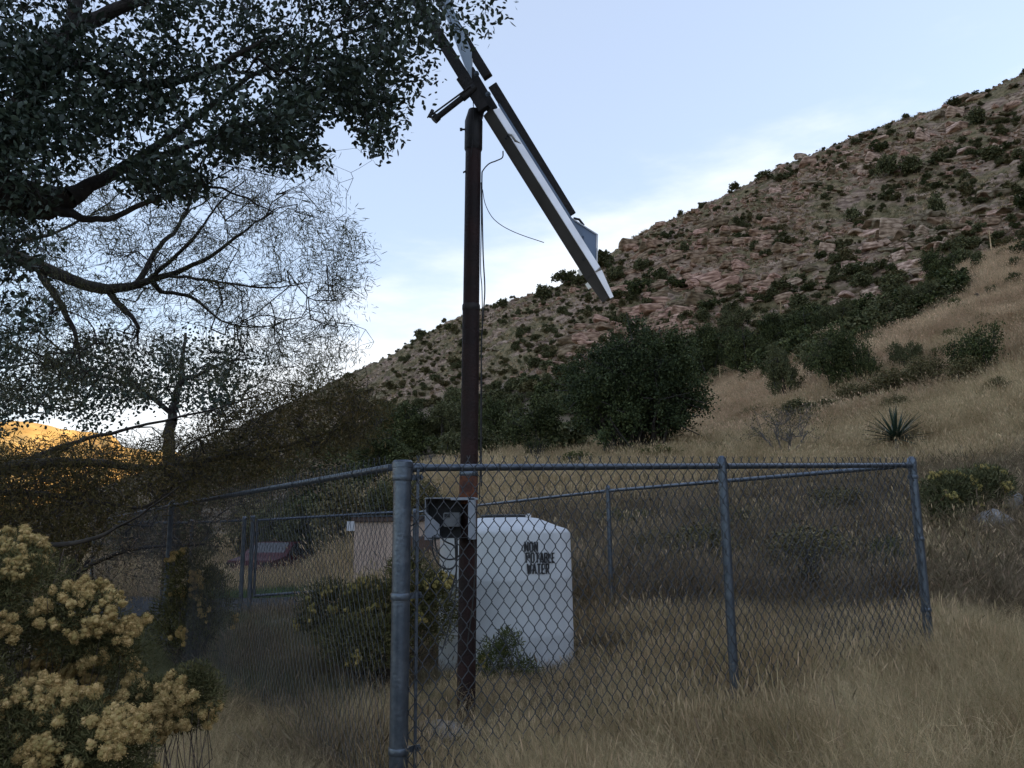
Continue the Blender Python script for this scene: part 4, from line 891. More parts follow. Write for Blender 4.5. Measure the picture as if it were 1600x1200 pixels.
TREES = [
 (990, 722, 250, 205, 25, 'big', 'oak_tree', 'largest dark green oak, a broad round crown in the middle just above the fence rail'),
 (838, 722, 130, 100, 25, 'oakA', 'oak_tree', 'dark oak tucked against the left side of the largest round oak'),
 (770, 700, 90, 80, 30, 'oakB', 'oak_tree', 'oak just right of the rusty pole, at the foot of the hill'),
 (690, 705, 110, 85, 30, 'oakC', 'oak_tree', 'grey-green oak just left of the rusty pole'),
 (630, 722, 120, 95, 26, 'oakB', 'oak_tree', 'bushy oak above the near corner post of the fence'),
 (735, 735, 120, 70, 26, 'oakC', 'bush', 'dusky grey-green bush behind the pole above the fence rail'),
 (560, 742, 110, 80, 24, 'mesq', 'mesquite_tree', 'olive mesquite left of the near corner post'),
 (480, 765, 140, 110, 22, 'mesq', 'mesquite_tree', 'olive mesquite above the middle of the left run of fence'),
 (845, 728, 70, 40, 24, 'oakA', 'bush', 'small dark bush under the oaks with a crooked dead stem beside it'),
 (905, 738, 90, 42, 22, 'green', 'bush', 'weedy bright green bush in front of the largest oak'),
 (1035, 732, 130, 46, 22, 'green', 'bush', 'light green leafy undergrowth at the right foot of the largest oak'),
 (1228, 628, 78, 98, 30, 'oakC', 'oak_tree', 'soft green small tree on the tan slope, above the bare shrub'),
 (1303, 618, 92, 108, 34, 'oakA', 'oak_tree', 'dark upright tree in the centre of the tan slope'),
 (1352, 612, 66, 84, 34, 'open', 'oak_tree', 'thin dark tree right of the upright tree on the tan slope'),
 (1392, 628, 110, 52, 30, 'mesq', 'mesquite_tree', 'low dark spreading mesquite on the tan slope'),
 (1450, 612, 80, 60, 32, 'mesq', 'mesquite_tree', 'twiggy mesquite left of the layered tree at right'),
 (1532, 600, 92, 96, 32, 'open', 'oak_tree', 'dark tree with layered ragged branches near the right edge'),
 (1252, 668, 110, 46, 26, 'oakC', 'bush', 'soft green bush behind the bare shrub'),
 (1180, 655, 60, 24, 28, 'green', 'bush', 'little green bush on the pale grass right of the largest oak'),
 (1110, 590, 90, 90, 60, 'oakB', 'oak_tree', 'oak in the draw just above the right shoulder of the largest oak'),
 (1165, 588, 84, 80, 60, 'oakA', 'oak_tree', 'rounded oak in the draw, left end of the tan slope crest'),
 (1150, 530, 70, 55, 75, 'oakC', 'oak_tree', 'oak standing higher up between rock ledges above the draw'),
 (1210, 552, 84, 66, 66, 'oakB', 'oak_tree', 'oak in the middle of the draw behind the tan slope'),
 (1262, 540, 76, 60, 66, 'oakA', 'oak_tree', 'dark oak in the draw above the upright tree'),
 (1310, 522, 66, 55, 66, 'oakC', 'oak_tree', 'oak in the draw at the edge of the boulders'),
 (1345, 522, 66, 40, 66, 'oakB', 'oak_tree', 'flat dark oak along the crest of the tan slope'),
 (1432, 505, 66, 62, 66, 'oakC', 'oak_tree', 'round grey-green tree on the crest of the tan slope'),
 (1478, 458, 78, 66, 76, 'oakA', 'oak_tree', 'dense dark tree in the gully below the grey boulders'),
 (1497, 505, 40, 36, 60, 'green', 'bush', 'light green bush on the tan slope below the dense gully tree'),
 (1551, 468, 26, 24, 60, 'oakA', 'bush', 'small round dark bush on the tan slope, left of two others'),
 (1585, 456, 40, 28, 60, 'oakB', 'bush', 'oval dark bush at the right edge of the tan slope'),
 (1582, 425, 34, 26, 60, 'oakC', 'bush', 'small bush near the top of the tan slope at the right edge'),
 (1514, 466, 20, 18, 60, 'oakB', 'bush', 'tiny dark bush left of the others on the tan slope'),
 (1570, 405, 30, 24, 70, 'green', 'bush', 'pale bush on the upper rim of the tan slope'),
 (1400, 540, 24, 14, 55, 'oakA', 'bush', 'tiny low dark bush in the middle of the tan slope'),
 (1425, 548, 22, 18, 55, 'oakB', 'bush', 'small dark bush beside the tiny one on the tan slope'),
 (1395, 655, 66, 40, 26, 'mesq', 'bush', 'ragged brown bush at the top of the near grass slope'),
 (1110, 720, 70, 30, 24, 'mesq', 'bush', 'dry brush in the pale grass right of the largest oak'),
 (400, 800, 150, 105, 26, 'oakC', 'oak_tree', 'dark oak beyond the left run of fence, above the gate'),
 (300, 815, 150, 110, 27, 'mesq', 'mesquite_tree', 'dark mesquite beyond the far left fence post'),
 (530, 800, 150, 80, 24, 'oakC', 'oak_tree', 'olive-green oak rising behind the left corner of the shed'),
 (640, 800, 130, 60, 24, 'mesq', 'mesquite_tree', 'yellow-green brush rising right behind the shed roof'),
 (590, 760, 120, 70, 30, 'oakA', 'oak_tree', 'dark oak behind the near corner post, second row'),
 (470, 845, 120, 60, 30, 'mesq', 'bush', 'olive brush behind the maroon car'),
 (1150, 690, 46, 26, 28, 'mesq', 'bush', 'dry round bush on the pale slope left of the soft green tree'),
 (1340, 640, 90, 42, 30, 'mesq', 'mesquite_tree', 'brown brush under the upright dark tree'),
 (1500, 612, 90, 60, 32, 'mesq', 'mesquite_tree', 'dark low mesquite at the foot of the layered tree'),
 (1275, 600, 50, 60, 36, 'oakC', 'oak_tree', 'narrow green tree left of the upright dark tree'),
 (1420, 585, 60, 60, 36, 'oakC', 'oak_tree', 'soft green tree in the middle of the tan slope brush'),
 (1330, 580, 60, 50, 40, 'oakA', 'oak_tree', 'small dark tree just behind the upright one'),
 (1470, 570, 46, 36, 42, 'green', 'bush', 'pale green bush behind the low mesquites'),
 (1570, 620, 60, 34, 30, 'mesq', 'bush', 'dry bush right of the layered tree at the photo edge'),
 (1205, 600, 50, 40, 40, 'oakB', 'bush', 'dark bush on the crest left of the small soft green tree'),
 (1370, 545, 40, 24, 60, 'oakC', 'bush', 'grey-green bush high on the tan slope'),
 (1450, 530, 34, 22, 60, 'mesq', 'bush', 'dry bush high on the tan slope under the round tree'),
 (1540, 560, 40, 24, 50, 'mesq', 'bush', 'olive bush above the layered tree'),
]
for (px, Y, w, h, kind, name, label) in (
 (560, 27, 150, 140, 'mesq', 'mesquite_tree', 'olive mesquite standing behind the left end of the shed'),
 (490, 30, 150, 125, 'oakC', 'oak_tree', 'olive-green oak beyond the gate, above the maroon car'),
 (420, 33, 140, 120, 'mesq', 'mesquite_tree', 'dusky mesquite above the gate posts'),
 (340, 34, 150, 125, 'oakC', 'oak_tree', 'dark tree beyond the left run of fence, left of the gate'),
 (250, 35, 150, 120, 'mesq', 'mesquite_tree', 'brown mesquite beyond the far left fence post'),
 (620, 25, 120, 120, 'oakC', 'oak_tree', 'green brush rising behind the shed roof and the corner post'),
 (680, 24.5, 110, 95, 'mesq', 'mesquite_tree', 'yellow-green mesquite brush between the corner post and the rusty pole'),
 (525, 42, 190, 130, 'oakA', 'oak_tree', 'dark oak in the second row behind the shed'),
 (610, 46, 150, 110, 'oakB', 'oak_tree', 'dark oak in the second row above the corner post')):
    place_tree(px, 0, w, h, 0, kind, name, label, 'tree', None, Y)
for t in TREES: place_tree(*t)
gs = np.random.default_rng(77)
for _ in range(34):
    px = gs.uniform(1130, 1600); py = gs.uniform(0, 1); py = (690-(px-1100)*.55)*(1-py)+(700-(px-1100)*.12)*py; h = gs.uniform(9, 24)
    place_tree(px, py, h*gs.uniform(1.2, 2.2), h, 34, ('mesq', 'oakC', 'mesq', 'green')[int(gs.integers(0, 4))], 'scrub_bush', 'small scrub bush dotted on the tan grass slope', 'bush', 'scrub bushes on the tan slope')
# bare shrub, yucca, dead stems
def bare_shrub(px, pyb, w, h, y0, label, seed, name='bare_shrub', M_b=None, n=90, leaf=0):
    p = G(px, pyb, y0); g = np.random.default_rng(seed); dist = p.y; W_ = w/2*dist/F; Hh = h*dist/F; b = np.array(p)
    T = b+np.stack([g.normal(size=n)*W_*.5, g.normal(size=n)*W_*.5, Hh*g.uniform(.45, 1.0, n)], 1)
    limbs = [([b+np.array([0, 0, -.05]), b+np.array([dx*W_*.25, dy*W_*.2, Hh*.25]), b+np.array([dx*W_*.6, dy*W_*.4, Hh*.6])], [.035*Hh, .022*Hh, .01*Hh]) for dx, dy in ((-1, .2), (.1, -.6), (1, .3), (.5, .8), (-.5, -.3))]
    res = grow(limbs, T, Hh*.08, .5, .003*Hh, .4, seed)
    V, Fq = blades(np.repeat(res[4], 8, 0)+rdir(n*8, g)*Hh*.05, rdir(n*8, g), rdir(n*8, g), np.full(n*8, .03*Hh), np.full(n*8, .008*Hh))
    tree_obj(name, label, 'shrub', res, M_b or M_bark2, (V, Fq), M_far3, tuple(p), thick=.01)
bare_shrub(1230, 728, 130, 92, 24, 'leafless shrub fanning its thin grey stems above the fence rail, left of the yucca', 41, n=150)
bare_shrub(1266, 968, 90, 130, 9.5, 'dark leafless sapling inside the enclosure, right half of the front fence', 42, 'dead_sapling', M_bark, 90)
bare_shrub(840, 735, 40, 62, 26, 'crooked black dead shrub just above the fence rail, right of the pole', 43, 'dead_shrub', M_bark, 26)
def snag(px, pyb, h, y0, lean, label, r=.12):
    p = G(px, pyb, y0); hh = h*p.y/F; k = MB(); pts = [Vector(p)+Vector((lean*t*t*hh+.05*math.sin(9*t)*hh, 0, t*hh-.1)) for t in np.linspace(0, 1, 6)]
    k.tube(pts, [r*(1-.75*t) for t in np.linspace(0, 1, 6)], 8); k.tube([pts[3], pts[3]+Vector((-.25*hh, 0, .3*hh))], [r*.4, r*.1], 6)
    tag(k.build('dead_snag', M_bark, None, True), label, 'dead tree')
snag(1536, 503, 22, 60, -.3, 'charred dead trunk leaning on the tan slope at the right edge', .25)
snag(1582, 527, 16, 50, .3, 'short black stump on the tan slope, right of the leaning dead trunk', .14)
def stalk(px, pyb, h, label, y0=70, lean=0):
    p = G(px, pyb, y0); hh = h*p.y/F; k = MB(); k.tube([p+Vector((0, 0, -.3)), p+Vector((lean*hh*.5, 0, hh*.5)), p+Vector((lean*hh, 0, hh))], [.09, .07, .045], 6)
    for j in range(6): t = .7+.05*j; c = p+Vector((lean*hh*t, 0, hh*t)); s_ = (-1)**j; k.tube([c, c+Vector((.25*s_, 0, .1))], [.04, .03], 5)
    tag(k.build('agave_stalk', M_straw, None, True), label, 'agave stalk')
for a in ((1550, 398, 42, 'pale agave flower stalk above the right gully'), (1497, 505, 34, 'pale agave stalk beside the bush on the tan slope'), (1126, 600, 30, 'pale agave stalk at the left end of the tan slope crest'), (1214, 540, 34, 'thin pale stalk among the oaks of the draw'), (1222, 510, 40, 'thin pale stalk below the layered ledges')): stalk(*a)
def yucca(px, pyb, w, h, y0, label, seed=5):
    p = G(px, pyb, y0); L_ = w*.56*p.y/F; g = random.Random(seed); root = empty('yucca', p); tag(root, label, 'yucca')
    V = []; n_ = 5
    for i in range(n_+1):
        t = i/n_; w_ = .030*(1-t)**.6+.001; x = t*1.0; z = -.10*t*t; V += [(x, -w_, z+.012), (x, 0, z), (x, w_, z+.012)]
    Fq = [(3*i+j, 3*i+j+1, 3*i+j+4, 3*i+j+3) for i in range(n_) for j in (0, 1)]
    me = mesh_np('leaf', V, Fq, M_yuc)
    for i in range(95):
        el = math.asin(min(1, max(-.25, (i/94)**.8*1.25-.22))); az = i*2.39996; o = link('leaf', me, root); s = L_*g.uniform(.8, 1.08)
        o.scale = (s, s*1.5, s); o.rotation_euler = Euler((g.uniform(-.3, .3), -el, az), 'XYZ'); o.location = (0, 0, .42*h*p.y/F)
    k = MB(); k.tube([(0, 0, -.1), (0, 0, .45*h*p.y/F)], [.1, .07], 8); o = k.build('stem', M_bark2, None, True); o.parent = root
yucca(1403, 712, 92, 60, 22, 'spiky dark green yucca on the pale grass slope above the right fence corner')

# ------------------------------------------------------------------ rabbitbrush
def flower_mesh(name, seed, n=60, m=M_flow, s=.19):
    g = np.random.default_rng(seed); lst = []
    cs = np.vstack([[0, 0, 0], rdir(6, g)*.55]); ra = np.concatenate([[.75], g.uniform(.40, .58, 6)])
    bmx = bmesh.new(); bmesh.ops.create_icosphere(bmx, subdivisions=1, radius=1); bv = np.array([v.co[:] for v in bmx.verts]); bf = np.array([[v.index for v in f.verts] for f in bmx.faces]); bmx.free()
    for c, r_ in zip(cs, ra):
        v = bv*(1+g.normal(size=(len(bv), 1))*.13)*r_*.9+c; lst.append((v, bf))
    V, Fq = joinvf(lst); D = rdir(n*5, g); k = g.integers(0, len(cs), n*5)
    Ct = cs[k]+D*ra[k][:, None]*.80; V2, F2 = blades(Ct, nrm(D+rdir(n*5, g)*.5), rdir(n*5, g), np.full(n*5, s*1.25), np.full(n*5, s*.26), .2)
    me = bpy.data.meshes.new(name); allF = [tuple(f) for f in Fq]+[tuple(f+len(V)) for f in F2]
    me.from_pydata([tuple(v) for v in np.vstack([V, V2])], [], allF); me.materials.append(m); me.validate(); return me
FL = [flower_mesh('flower_head', 200+i, 80, s=.24) for i in range(4)]
FL2 = [flower_mesh('flower_head', 210+i, 14, M_flow2) for i in range(2)]
def rabbitbrush(label, base, mounds, nfl, fs, seed, fl=FL, nleaf=9000, ll=.05, lw=.0022, nst=260, topbias=.35, front=.5, M_l=M_rb):
    """mounds: (px, py, Y, rx, ry(px))"""
    g = np.random.default_rng(seed); base = np.array(base); root = empty('rabbitbrush', tuple(base)); tag(root, label, 'shrub')
    cen = []; rad = []
    for (px, py, Y, rx, ry) in mounds: cen.append(np.array(P(px, py, Y))); rad.append(np.array([rx*Y/F, (rx+ry)*.45*Y/F, ry*Y/F]))
    cen = np.array(cen); rad = np.array(rad); w = rad[:, 0]*rad[:, 2]; w /= w.sum()
    def shell(n, lo, hi, tb):
        k = g.choice(len(cen), n, p=w); d = nrm(rdir(n, g)+np.array([[0, -front, tb]])); return k, d, cen[k]+d*rad[k]*g.uniform(lo, hi, n)[:, None]
    # flower heads come in groups
    cnt = 0; tries = 0; ng = max(1, nfl//11)
    k0, d0, p0_ = shell(ng, .92, 1.06, topbias); heads = []
    for c, d in zip(p0_, d0):
        for _ in range(int(g.integers(7, 20))):
            off = rdir(1, g)[0]; off -= d*off.dot(d)*.75; heads.append((c+off*fs*g.uniform(.3, 3.6), d))
    extra = heads[300:nfl]; allh = heads[:nfl]; heads = heads[:300]
    if extra:
        me0 = fl[0]; fv = np.empty(len(me0.vertices)*3, np.float32); me0.vertices.foreach_get('co', fv); fv = fv.reshape(-1, 3)
        tri = [tuple(p.vertices) for p in me0.polygons]; t3 = np.array([t for t in tri if len(t) == 3]); t3 = np.concatenate([t3, np.array([[t[0], t[1], t[2]] for t in tri if len(t) == 4])[::3], np.array([[t[0], t[2], t[3]] for t in tri if len(t) == 4])[::3]])
        lst = [(fv*fs*g.uniform(.5, 1.0)@np.array(Euler((g.uniform(0, 6), g.uniform(0, 6), 0)).to_matrix())+(c-base), t3) for c, d in extra]
        V, Fq = joinvf(lst); o = link('flower_heads', mesh_np('flower_heads', V, Fq, me0.materials[0]), root); o['kind'] = 'stuff'
    for c, d in heads:
        o = link('flower_head', fl[int(g.integers(0, len(fl)))], root); s = fs*g.uniform(.55, 1.1); o.scale = (s, s, s*.85); o.location = Vector(c-base); o.rotation_euler = (g.uniform(0, 6), g.uniform(0, 6), g.uniform(0, 6))
    hc = np.array([h[0] for h in allh]); hd = np.array([h[1] for h in allh])
    k, d, C = shell(nleaf, .42, 1.03, .1); D = nrm(d*.6+rdir(nleaf, g)*.8+np.array([[0, 0, .3]]))
    C2 = np.repeat(hc, 10, 0)-np.repeat(hd, 10, 0)*g.uniform(.3, 2.2, len(hc)*10)[:, None]*fs+rdir(len(hc)*10, g)*fs*.7; C = np.vstack([C, C2]); D = np.vstack([D, nrm(np.repeat(hd, 10, 0)+rdir(len(hc)*10, g)*.7+np.array([[0, 0, .4]]))])
    V, Fq = blades(C, D, rdir(len(C), g), g.uniform(.6, 1.3, len(C))*ll, np.full(len(C), lw), 0)
    o = link('leaves', mesh_np('leaves', V-base, Fq, M_l), root); o['kind'] = 'stuff'
    k, d, T = shell(nst, .75, 1.0, .2); b0 = base+np.stack([g.normal(size=nst)*.10, g.normal(size=nst)*.10, g.random(nst)*.3*(T[:, 2]-base[2]).mean()], 1)
    E0 = []; E1 = []; n_ = 6; prev = b0
    for i in range(1, n_+1):
        u = i/n_; q = b0*(1-u)+T*u+np.array([[0, 0, -.16]])*np.linalg.norm(T-b0, axis=1)[:, None]*math.sin(u*math.pi)+g.normal(size=(nst, 3))*.022*np.linalg.norm(T-b0, axis=1)[:, None]; E0.append(prev); E1.append(q); prev = q
    rr = np.concatenate([np.full(nst, .0055*(1-i/n_*.8)*(ll/.05)**.5) for i in range(n_)]); V, Fq = edge_tubes(np.concatenate(E0), np.concatenate(E1), rr, rr*.85, 4)
    o = link('stems', mesh_np('stems', V-base, Fq, M_stem, True), root); o['kind'] = 'stuff'
b_ = P(60, 1130, 3.1); rabbitbrush('nearest rabbitbrush, big mound of faded yellow flower heads at the lower left corner', (b_.x, b_.y, H(b_.x, b_.y)),
    [(-10, 890, 3.0, 95, 55), (45, 930, 2.9, 85, 70), (120, 975, 2.85, 75, 60), (-60, 1000, 2.7, 90, 110), (185, 1010, 2.9, 50, 45), (60, 1020, 3.1, 110, 60), (150, 1050, 3.1, 90, 50)], 720, .022, 300, nleaf=42000, nst=110, ll=.019, lw=.0017)
b_ = P(130, 1330, 2.75); rabbitbrush('lower rabbitbrush in front of the nearest one, yellow heads along the bottom left edge', (b_.x, b_.y, H(b_.x, b_.y)),
    [(20, 1150, 2.5, 85, 75), (120, 1150, 2.5, 75, 60), (180, 1180, 2.45, 60, 60), (-50, 1120, 2.4, 60, 90)], 430, .023, 301, nleaf=34000, nst=60, ll=.019, lw=.0017)
b_ = P(270, 1250, 3.0); rabbitbrush('small rabbitbrush sprig of yellow heads reaching towards the left fence', (b_.x, b_.y, H(b_.x, b_.y)),
    [(250, 1095, 2.9, 55, 34), (305, 1085, 2.9, 42, 48), (270, 1110, 2.9, 60, 30)], 210, .021, 302, nleaf=15000, nst=36, ll=.019, lw=.0017)
p = onground(P(300, 1000, 9.6).x, 9.6); rabbitbrush('rabbitbrush with yellowish heads seen through the left run of fence', p, [(300, 905, 9.6, 42, 44), (335, 940, 9.6, 34, 55), (290, 970, 9.6, 60, 50)], 150, .035, 303, nleaf=8000, ll=.06, lw=.005, nst=90)
p = onground(P(600, 1010, 7.9).x, 7.9); rabbitbrush('yellow-green rabbitbrush inside the enclosure, left of the tank and behind the corner post', p, [(515, 955, 8.0, 50, 48), (580, 960, 7.9, 55, 50), (640, 915, 7.8, 42, 55), (680, 950, 7.7, 40, 60), (575, 1000, 7.6, 80, 45)], 300, .034, 304, FL2, nleaf=16000, ll=.06, lw=.005, nst=140)
p = onground(P(800, 1050, 8.05).x, 7.75); rabbitbrush('little green bush against the foot of the white tank', (p.x, p.y, p.z), [(795, 1005, 7.75, 22, 24), (818, 1050, 7.75, 26, 26), (770, 1040, 7.75, 26, 40)], 22, .022, 305, FL2, nleaf=2500, ll=.05, lw=.005, nst=40, M_l=M_grn)
p = onground(P(1505, 835, 16.5).x, 16.5); rabbitbrush('rabbitbrush with dull yellow heads above the timber edging, right of the enclosure', p, [(1480, 780, 16.5, 48, 40), (1530, 765, 16.7, 50, 36), (1470, 805, 16.2, 34, 36), (1555, 760, 16.8, 26, 28)], 300, .058, 306, FL2, nleaf=12000, ll=.11, lw=.010, nst=90, M_l=M_far2)

# ------------------------------------------------------------------ rocks
def rock_mesh(name, seed, m, flat=.45, n=16, bev=True):
    g = np.random.default_rng(seed); bm = bmesh.new()
    pts = g.uniform(-1, 1, (n, 3)); pts = np.sign(pts)*np.abs(pts)**.55*np.array([1, .75, flat])
    for p in pts: bm.verts.new(p)
    bmesh.ops.convex_hull(bm, input=bm.verts[:]); 
    for v in [v for v in bm.verts if not v.link_faces]: bm.verts.remove(v)
    if bev: bmesh.ops.bevel(bm, geom=bm.edges[:], offset=.06, segments=1, affect='EDGES')
    me = bpy.data.meshes.new(name); bm.to_mesh(me); bm.free(); me.materials.append(m); return me
def near_rock_mesh(name, seed, m):
    bm = bmesh.new(); bmesh.ops.create_icosphere(bm, subdivisions=4, radius=1); g = np.random.default_rng(seed)
    pl = rdir(16, g); dd = g.uniform(.62, .95, 16)
    for v in bm.verts:
        c = np.array(v.co); 
        for p_, d_ in zip(pl, dd):
            t = c@p_
            if t > d_: c = c-p_*(t-d_)*.92
        v.co = c
    V = np.array([v.co[:] for v in bm.verts]); f = fbm(V[:, 0]*3+V[:, 2]*2, V[:, 1]*3-V[:, 2], 4, seed)*.07
    for v, q in zip(bm.verts, f): v.co = v.co*(1+q)
    me = bpy.data.meshes.new(name); bm.to_mesh(me); bm.free(); me.materials.append(m)
    return me
def near_rock(px, py, w, h, Y, label, seed, m=None):
    p = P(px, py, Y); s = w/2*Y/F; o = link('rock', near_rock_mesh('rock', seed, m or M_rockg)); o.scale = (s*1.15, s*1.0, h/2*Y/F*1.2); o.location = p; o.rotation_euler = (0, 0, seed*.7); tag(o, label, 'rock')
near_rock(1480, 1047, 46, 40, 6.6, 'pale grey rock at the foot of the right fence corner', 1)
near_rock(690, 1148, 90, 44, 5.9, 'pinkish grey rock half hidden in the grass at the foot of the rusty pole', 2)
near_rock(1553, 818, 60, 44, 16.0, 'grey boulder under the rabbitbrush at right, the lower of two', 3)
near_rock(1572, 785, 44, 34, 16.8, 'grey boulder right of the rabbitbrush, the upper of two', 4)
near_rock(443, 982, 46, 24, 13.0, 'pale rock lying inside the enclosure in front of the gate', 5)
near_rock(1370, 1012, 36, 20, 8.6, 'small grey rock in the weeds inside the right corner of the enclosure', 6)

RK = [rock_mesh('boulder', 400+i, M_rock, f_) for i, f_ in enumerate((.30, .38, .5, .6, .75, .28, .45))]
RC = [rock_mesh('cliff_block', 430+i, M_cliff, f_) for i, f_ in enumerate((.40, .5, .6, .34, .45))]
EXPL = []
# rock outcrops, as regions of the hillside seen in the photograph: (polygon, count, size px range, cliffy)
OUT = [([(985, 372), (1050, 345), (1150, 350), (1160, 385), (1100, 420), (1020, 440), (975, 430)], 60, 16, 40, RC),
 ([(880, 545), (900, 515), (980, 490), (1070, 480), (1080, 515), (1010, 528), (930, 540), (890, 562)], 60, 18, 46, RC),
 ([(1040, 520), (1110, 520), (1100, 560), (1040, 540)], 10, 16, 34, RC),
 ([(1370, 345), (1480, 345), (1500, 385), (1400, 400), (1350, 390)], 26, 22, 46, RK),
 ([(1530, 300), (1600, 300), (1600, 350), (1540, 345)], 9, 28, 55, RK),
 ([(1230, 380), (1400, 360), (1430, 470), (1300, 480), (1220, 470)], 70, 14, 34, RK),
 ([(1400, 380), (1480, 390), (1470, 440), (1400, 450)], 26, 14, 40, RK),
 ([(1230, 475), (1150, 470), (1000, 470), (960, 480), (960, 455), (1200, 440)], 40, 14, 40, RC),
 ([(1100, 400), (1230, 340), (1240, 400), (1120, 440)], 40, 12, 36, RC),
 ([(840, 545), (890, 560), (870, 585), (840, 575)], 6, 16, 30, RK),
 ([(1040, 440), (1230, 430), (1230, 470), (960, 500)], 40, 16, 50, RC),
 ([(1180, 270), (1400, 200), (1420, 260), (1200, 330)], 30, 12, 30, RK),
 ([(1420, 180), (1600, 130), (1600, 250), (1440, 260)], 36, 14, 40, RK),
 ([(700, 480), (720, 470), (735, 480), (705, 492)], 5, 8, 16, RK)]
g = np.random.default_rng(90)
big = []
for poly, n, s0, s1, src in OUT:
    xs = [q[0] for q in poly]; ys = [q[1] for q in poly]; k = 0
    while k < n:
        x = g.uniform(min(xs), max(xs)); y = g.uniform(min(ys), max(ys))
        if not in_poly(np.array([x]), np.array([y]), poly)[0]: continue
        k += 1; p = G(x, y, 55, 300)
        if p is None: continue
        big.append((p, (s0+(s1-s0)*g.random()**1.6)*p.y/F, src, x, y))
big.sort(key=lambda b: -b[1]/b[0].y); print('boulders', len(big))
def rock_xf(s, g):
    return (s*g.uniform(.45, .62), s*g.uniform(.4, .55), s*g.uniform(.35, .6)), (g.uniform(-.12, .12), .14+g.uniform(-.16, .16), g.uniform(-.45, .45)+math.pi*g.integers(0, 2))
def place_word(x, y):
    bb = ZB[zone(x, y)]; u = (x-bb[0])/max(1, bb[1]-bb[0]); v = (y-bb[2])/max(1, bb[3]-bb[2])
    return ('at the upper ' if v < .33 else 'at the lower ' if v > .67 else 'midway down the ')+('left ' if u < .25 else 'centre-left ' if u < .5 else 'centre-right ' if u < .75 else 'right ')
def zone(x, y):
    if x > 1350 and y > 330: return 'of the boulders below the hill shoulder'
    if x > 1400: return 'of the high right shoulder'
    if x > 1180 and y < 340: return 'of the upper middle slope'
    if x > 1150: return 'of the central boulder field'
    if y < 445: return 'of the cliff step'
    if y > 485: return 'of the outcrop above the oak'
    return 'of the reddish ledges'
rest = big[300:]
ZB = {}
for _b in big:
    z_ = zone(_b[3], _b[4]); q = ZB.setdefault(z_, [9e9, -9e9, 9e9, -9e9]); q[0] = min(q[0], _b[3]); q[1] = max(q[1], _b[3]); q[2] = min(q[2], _b[4]); q[3] = max(q[3], _b[4])
for (p, s, src, x, y) in big[:300]:
    o = link('boulder', src[int(g.integers(0, len(src)))]); o.location = p+Vector((0, 0, s*.06)); sc, ro = rock_xf(s, g); o.scale = sc; o.rotation_euler = ro
    z_ = zone(x, y); shp = ('large ' if sc[0] > 1.15 else 'small ' if sc[0] < .7 else '')+('flat' if sc[2] < .42*sc[0]/.53 else 'blocky' if sc[2] > .52*sc[0]/.53 else 'angular')
    tag(o, '%s %s rock %s%s' % (shp, 'reddish' if src is RC else 'pinkish grey', place_word(x, y), z_), 'boulder', '%s blocks %s%s' % ('reddish' if src is RC else 'pinkish grey', place_word(x, y), z_))
# the loose rocks past counting
def hill_pts(n, seed, lo=.98, hi=1.12, azr=(-12, 36), near_bias=1.0):
    g = np.random.default_rng(seed); az = R(1)*g.uniform(azr[0], azr[1], n); f = np.interp(az, cAZ, cR[:, 9]); rd = np.interp(az, cAZ, cR[:, 11])*1.03
    u = g.random(n)**near_bias; r = f*lo*(1-u)+rd*u; return r*np.sin(az), r*np.cos(az), g
def scat_rocks(name, n, seed, s0, s1, src, thr, azr, ns=.03):
    x, y, g = hill_pts(n, seed, azr=azr); k = fbm(x*ns, y*ns, 3, 21)+g.normal(size=n)*.2 > thr; x = x[k]; y = y[k]; z = H(x, y); m = len(x)
    s = s0+(s1-s0)*g.random(m)**3; rots = np.stack([g.uniform(-.15, .15, m), .14+g.uniform(-.2, .2, m), g.uniform(-.6, .6, m)], 1)
    sc = np.stack([s*g.uniform(.8, 1.3, m), s*g.uniform(.6, 1, m), s*g.uniform(.6, 1.3, m)], 1)
    tag(scatter(name, np.stack([x, y, z+s*.2], 1), rots, sc, src), None, None, None, 'stuff')
scat_rocks('loose_rock', 11000, 91, .16, .72, RK, .0, (4, 36)); tag(bpy.data.objects['loose_rock'], 'loose pinkish rocks strewn all over the rocky hillside', 'rocks')
scat_rocks('ledge_rock', 4200, 92, .28, 1.15, RC, .16, (0, 36)); tag(bpy.data.objects['ledge_rock'], 'reddish broken ledges stepping across the hillside', 'rocks')
scat_rocks('hill_stones', 1600, 93, .2, .7, RK, .0, (-17, 4)); tag(bpy.data.objects['hill_stones'], 'scattered stones on the lower left slope of the hill', 'rocks')
if rest:
    P_ = np.array([b[0] for b in rest]); s = np.array([b[1] for b in rest]); rots = np.array([rock_xf(1, g)[1] for b in rest]); sc = np.stack([s*.5, s*.45, s*.5], 1)
    tag(scatter('rock_blocks', P_, rots, sc, RC), 'smaller rock blocks filling the outcrops of the hill', 'rocks', None, 'stuff')

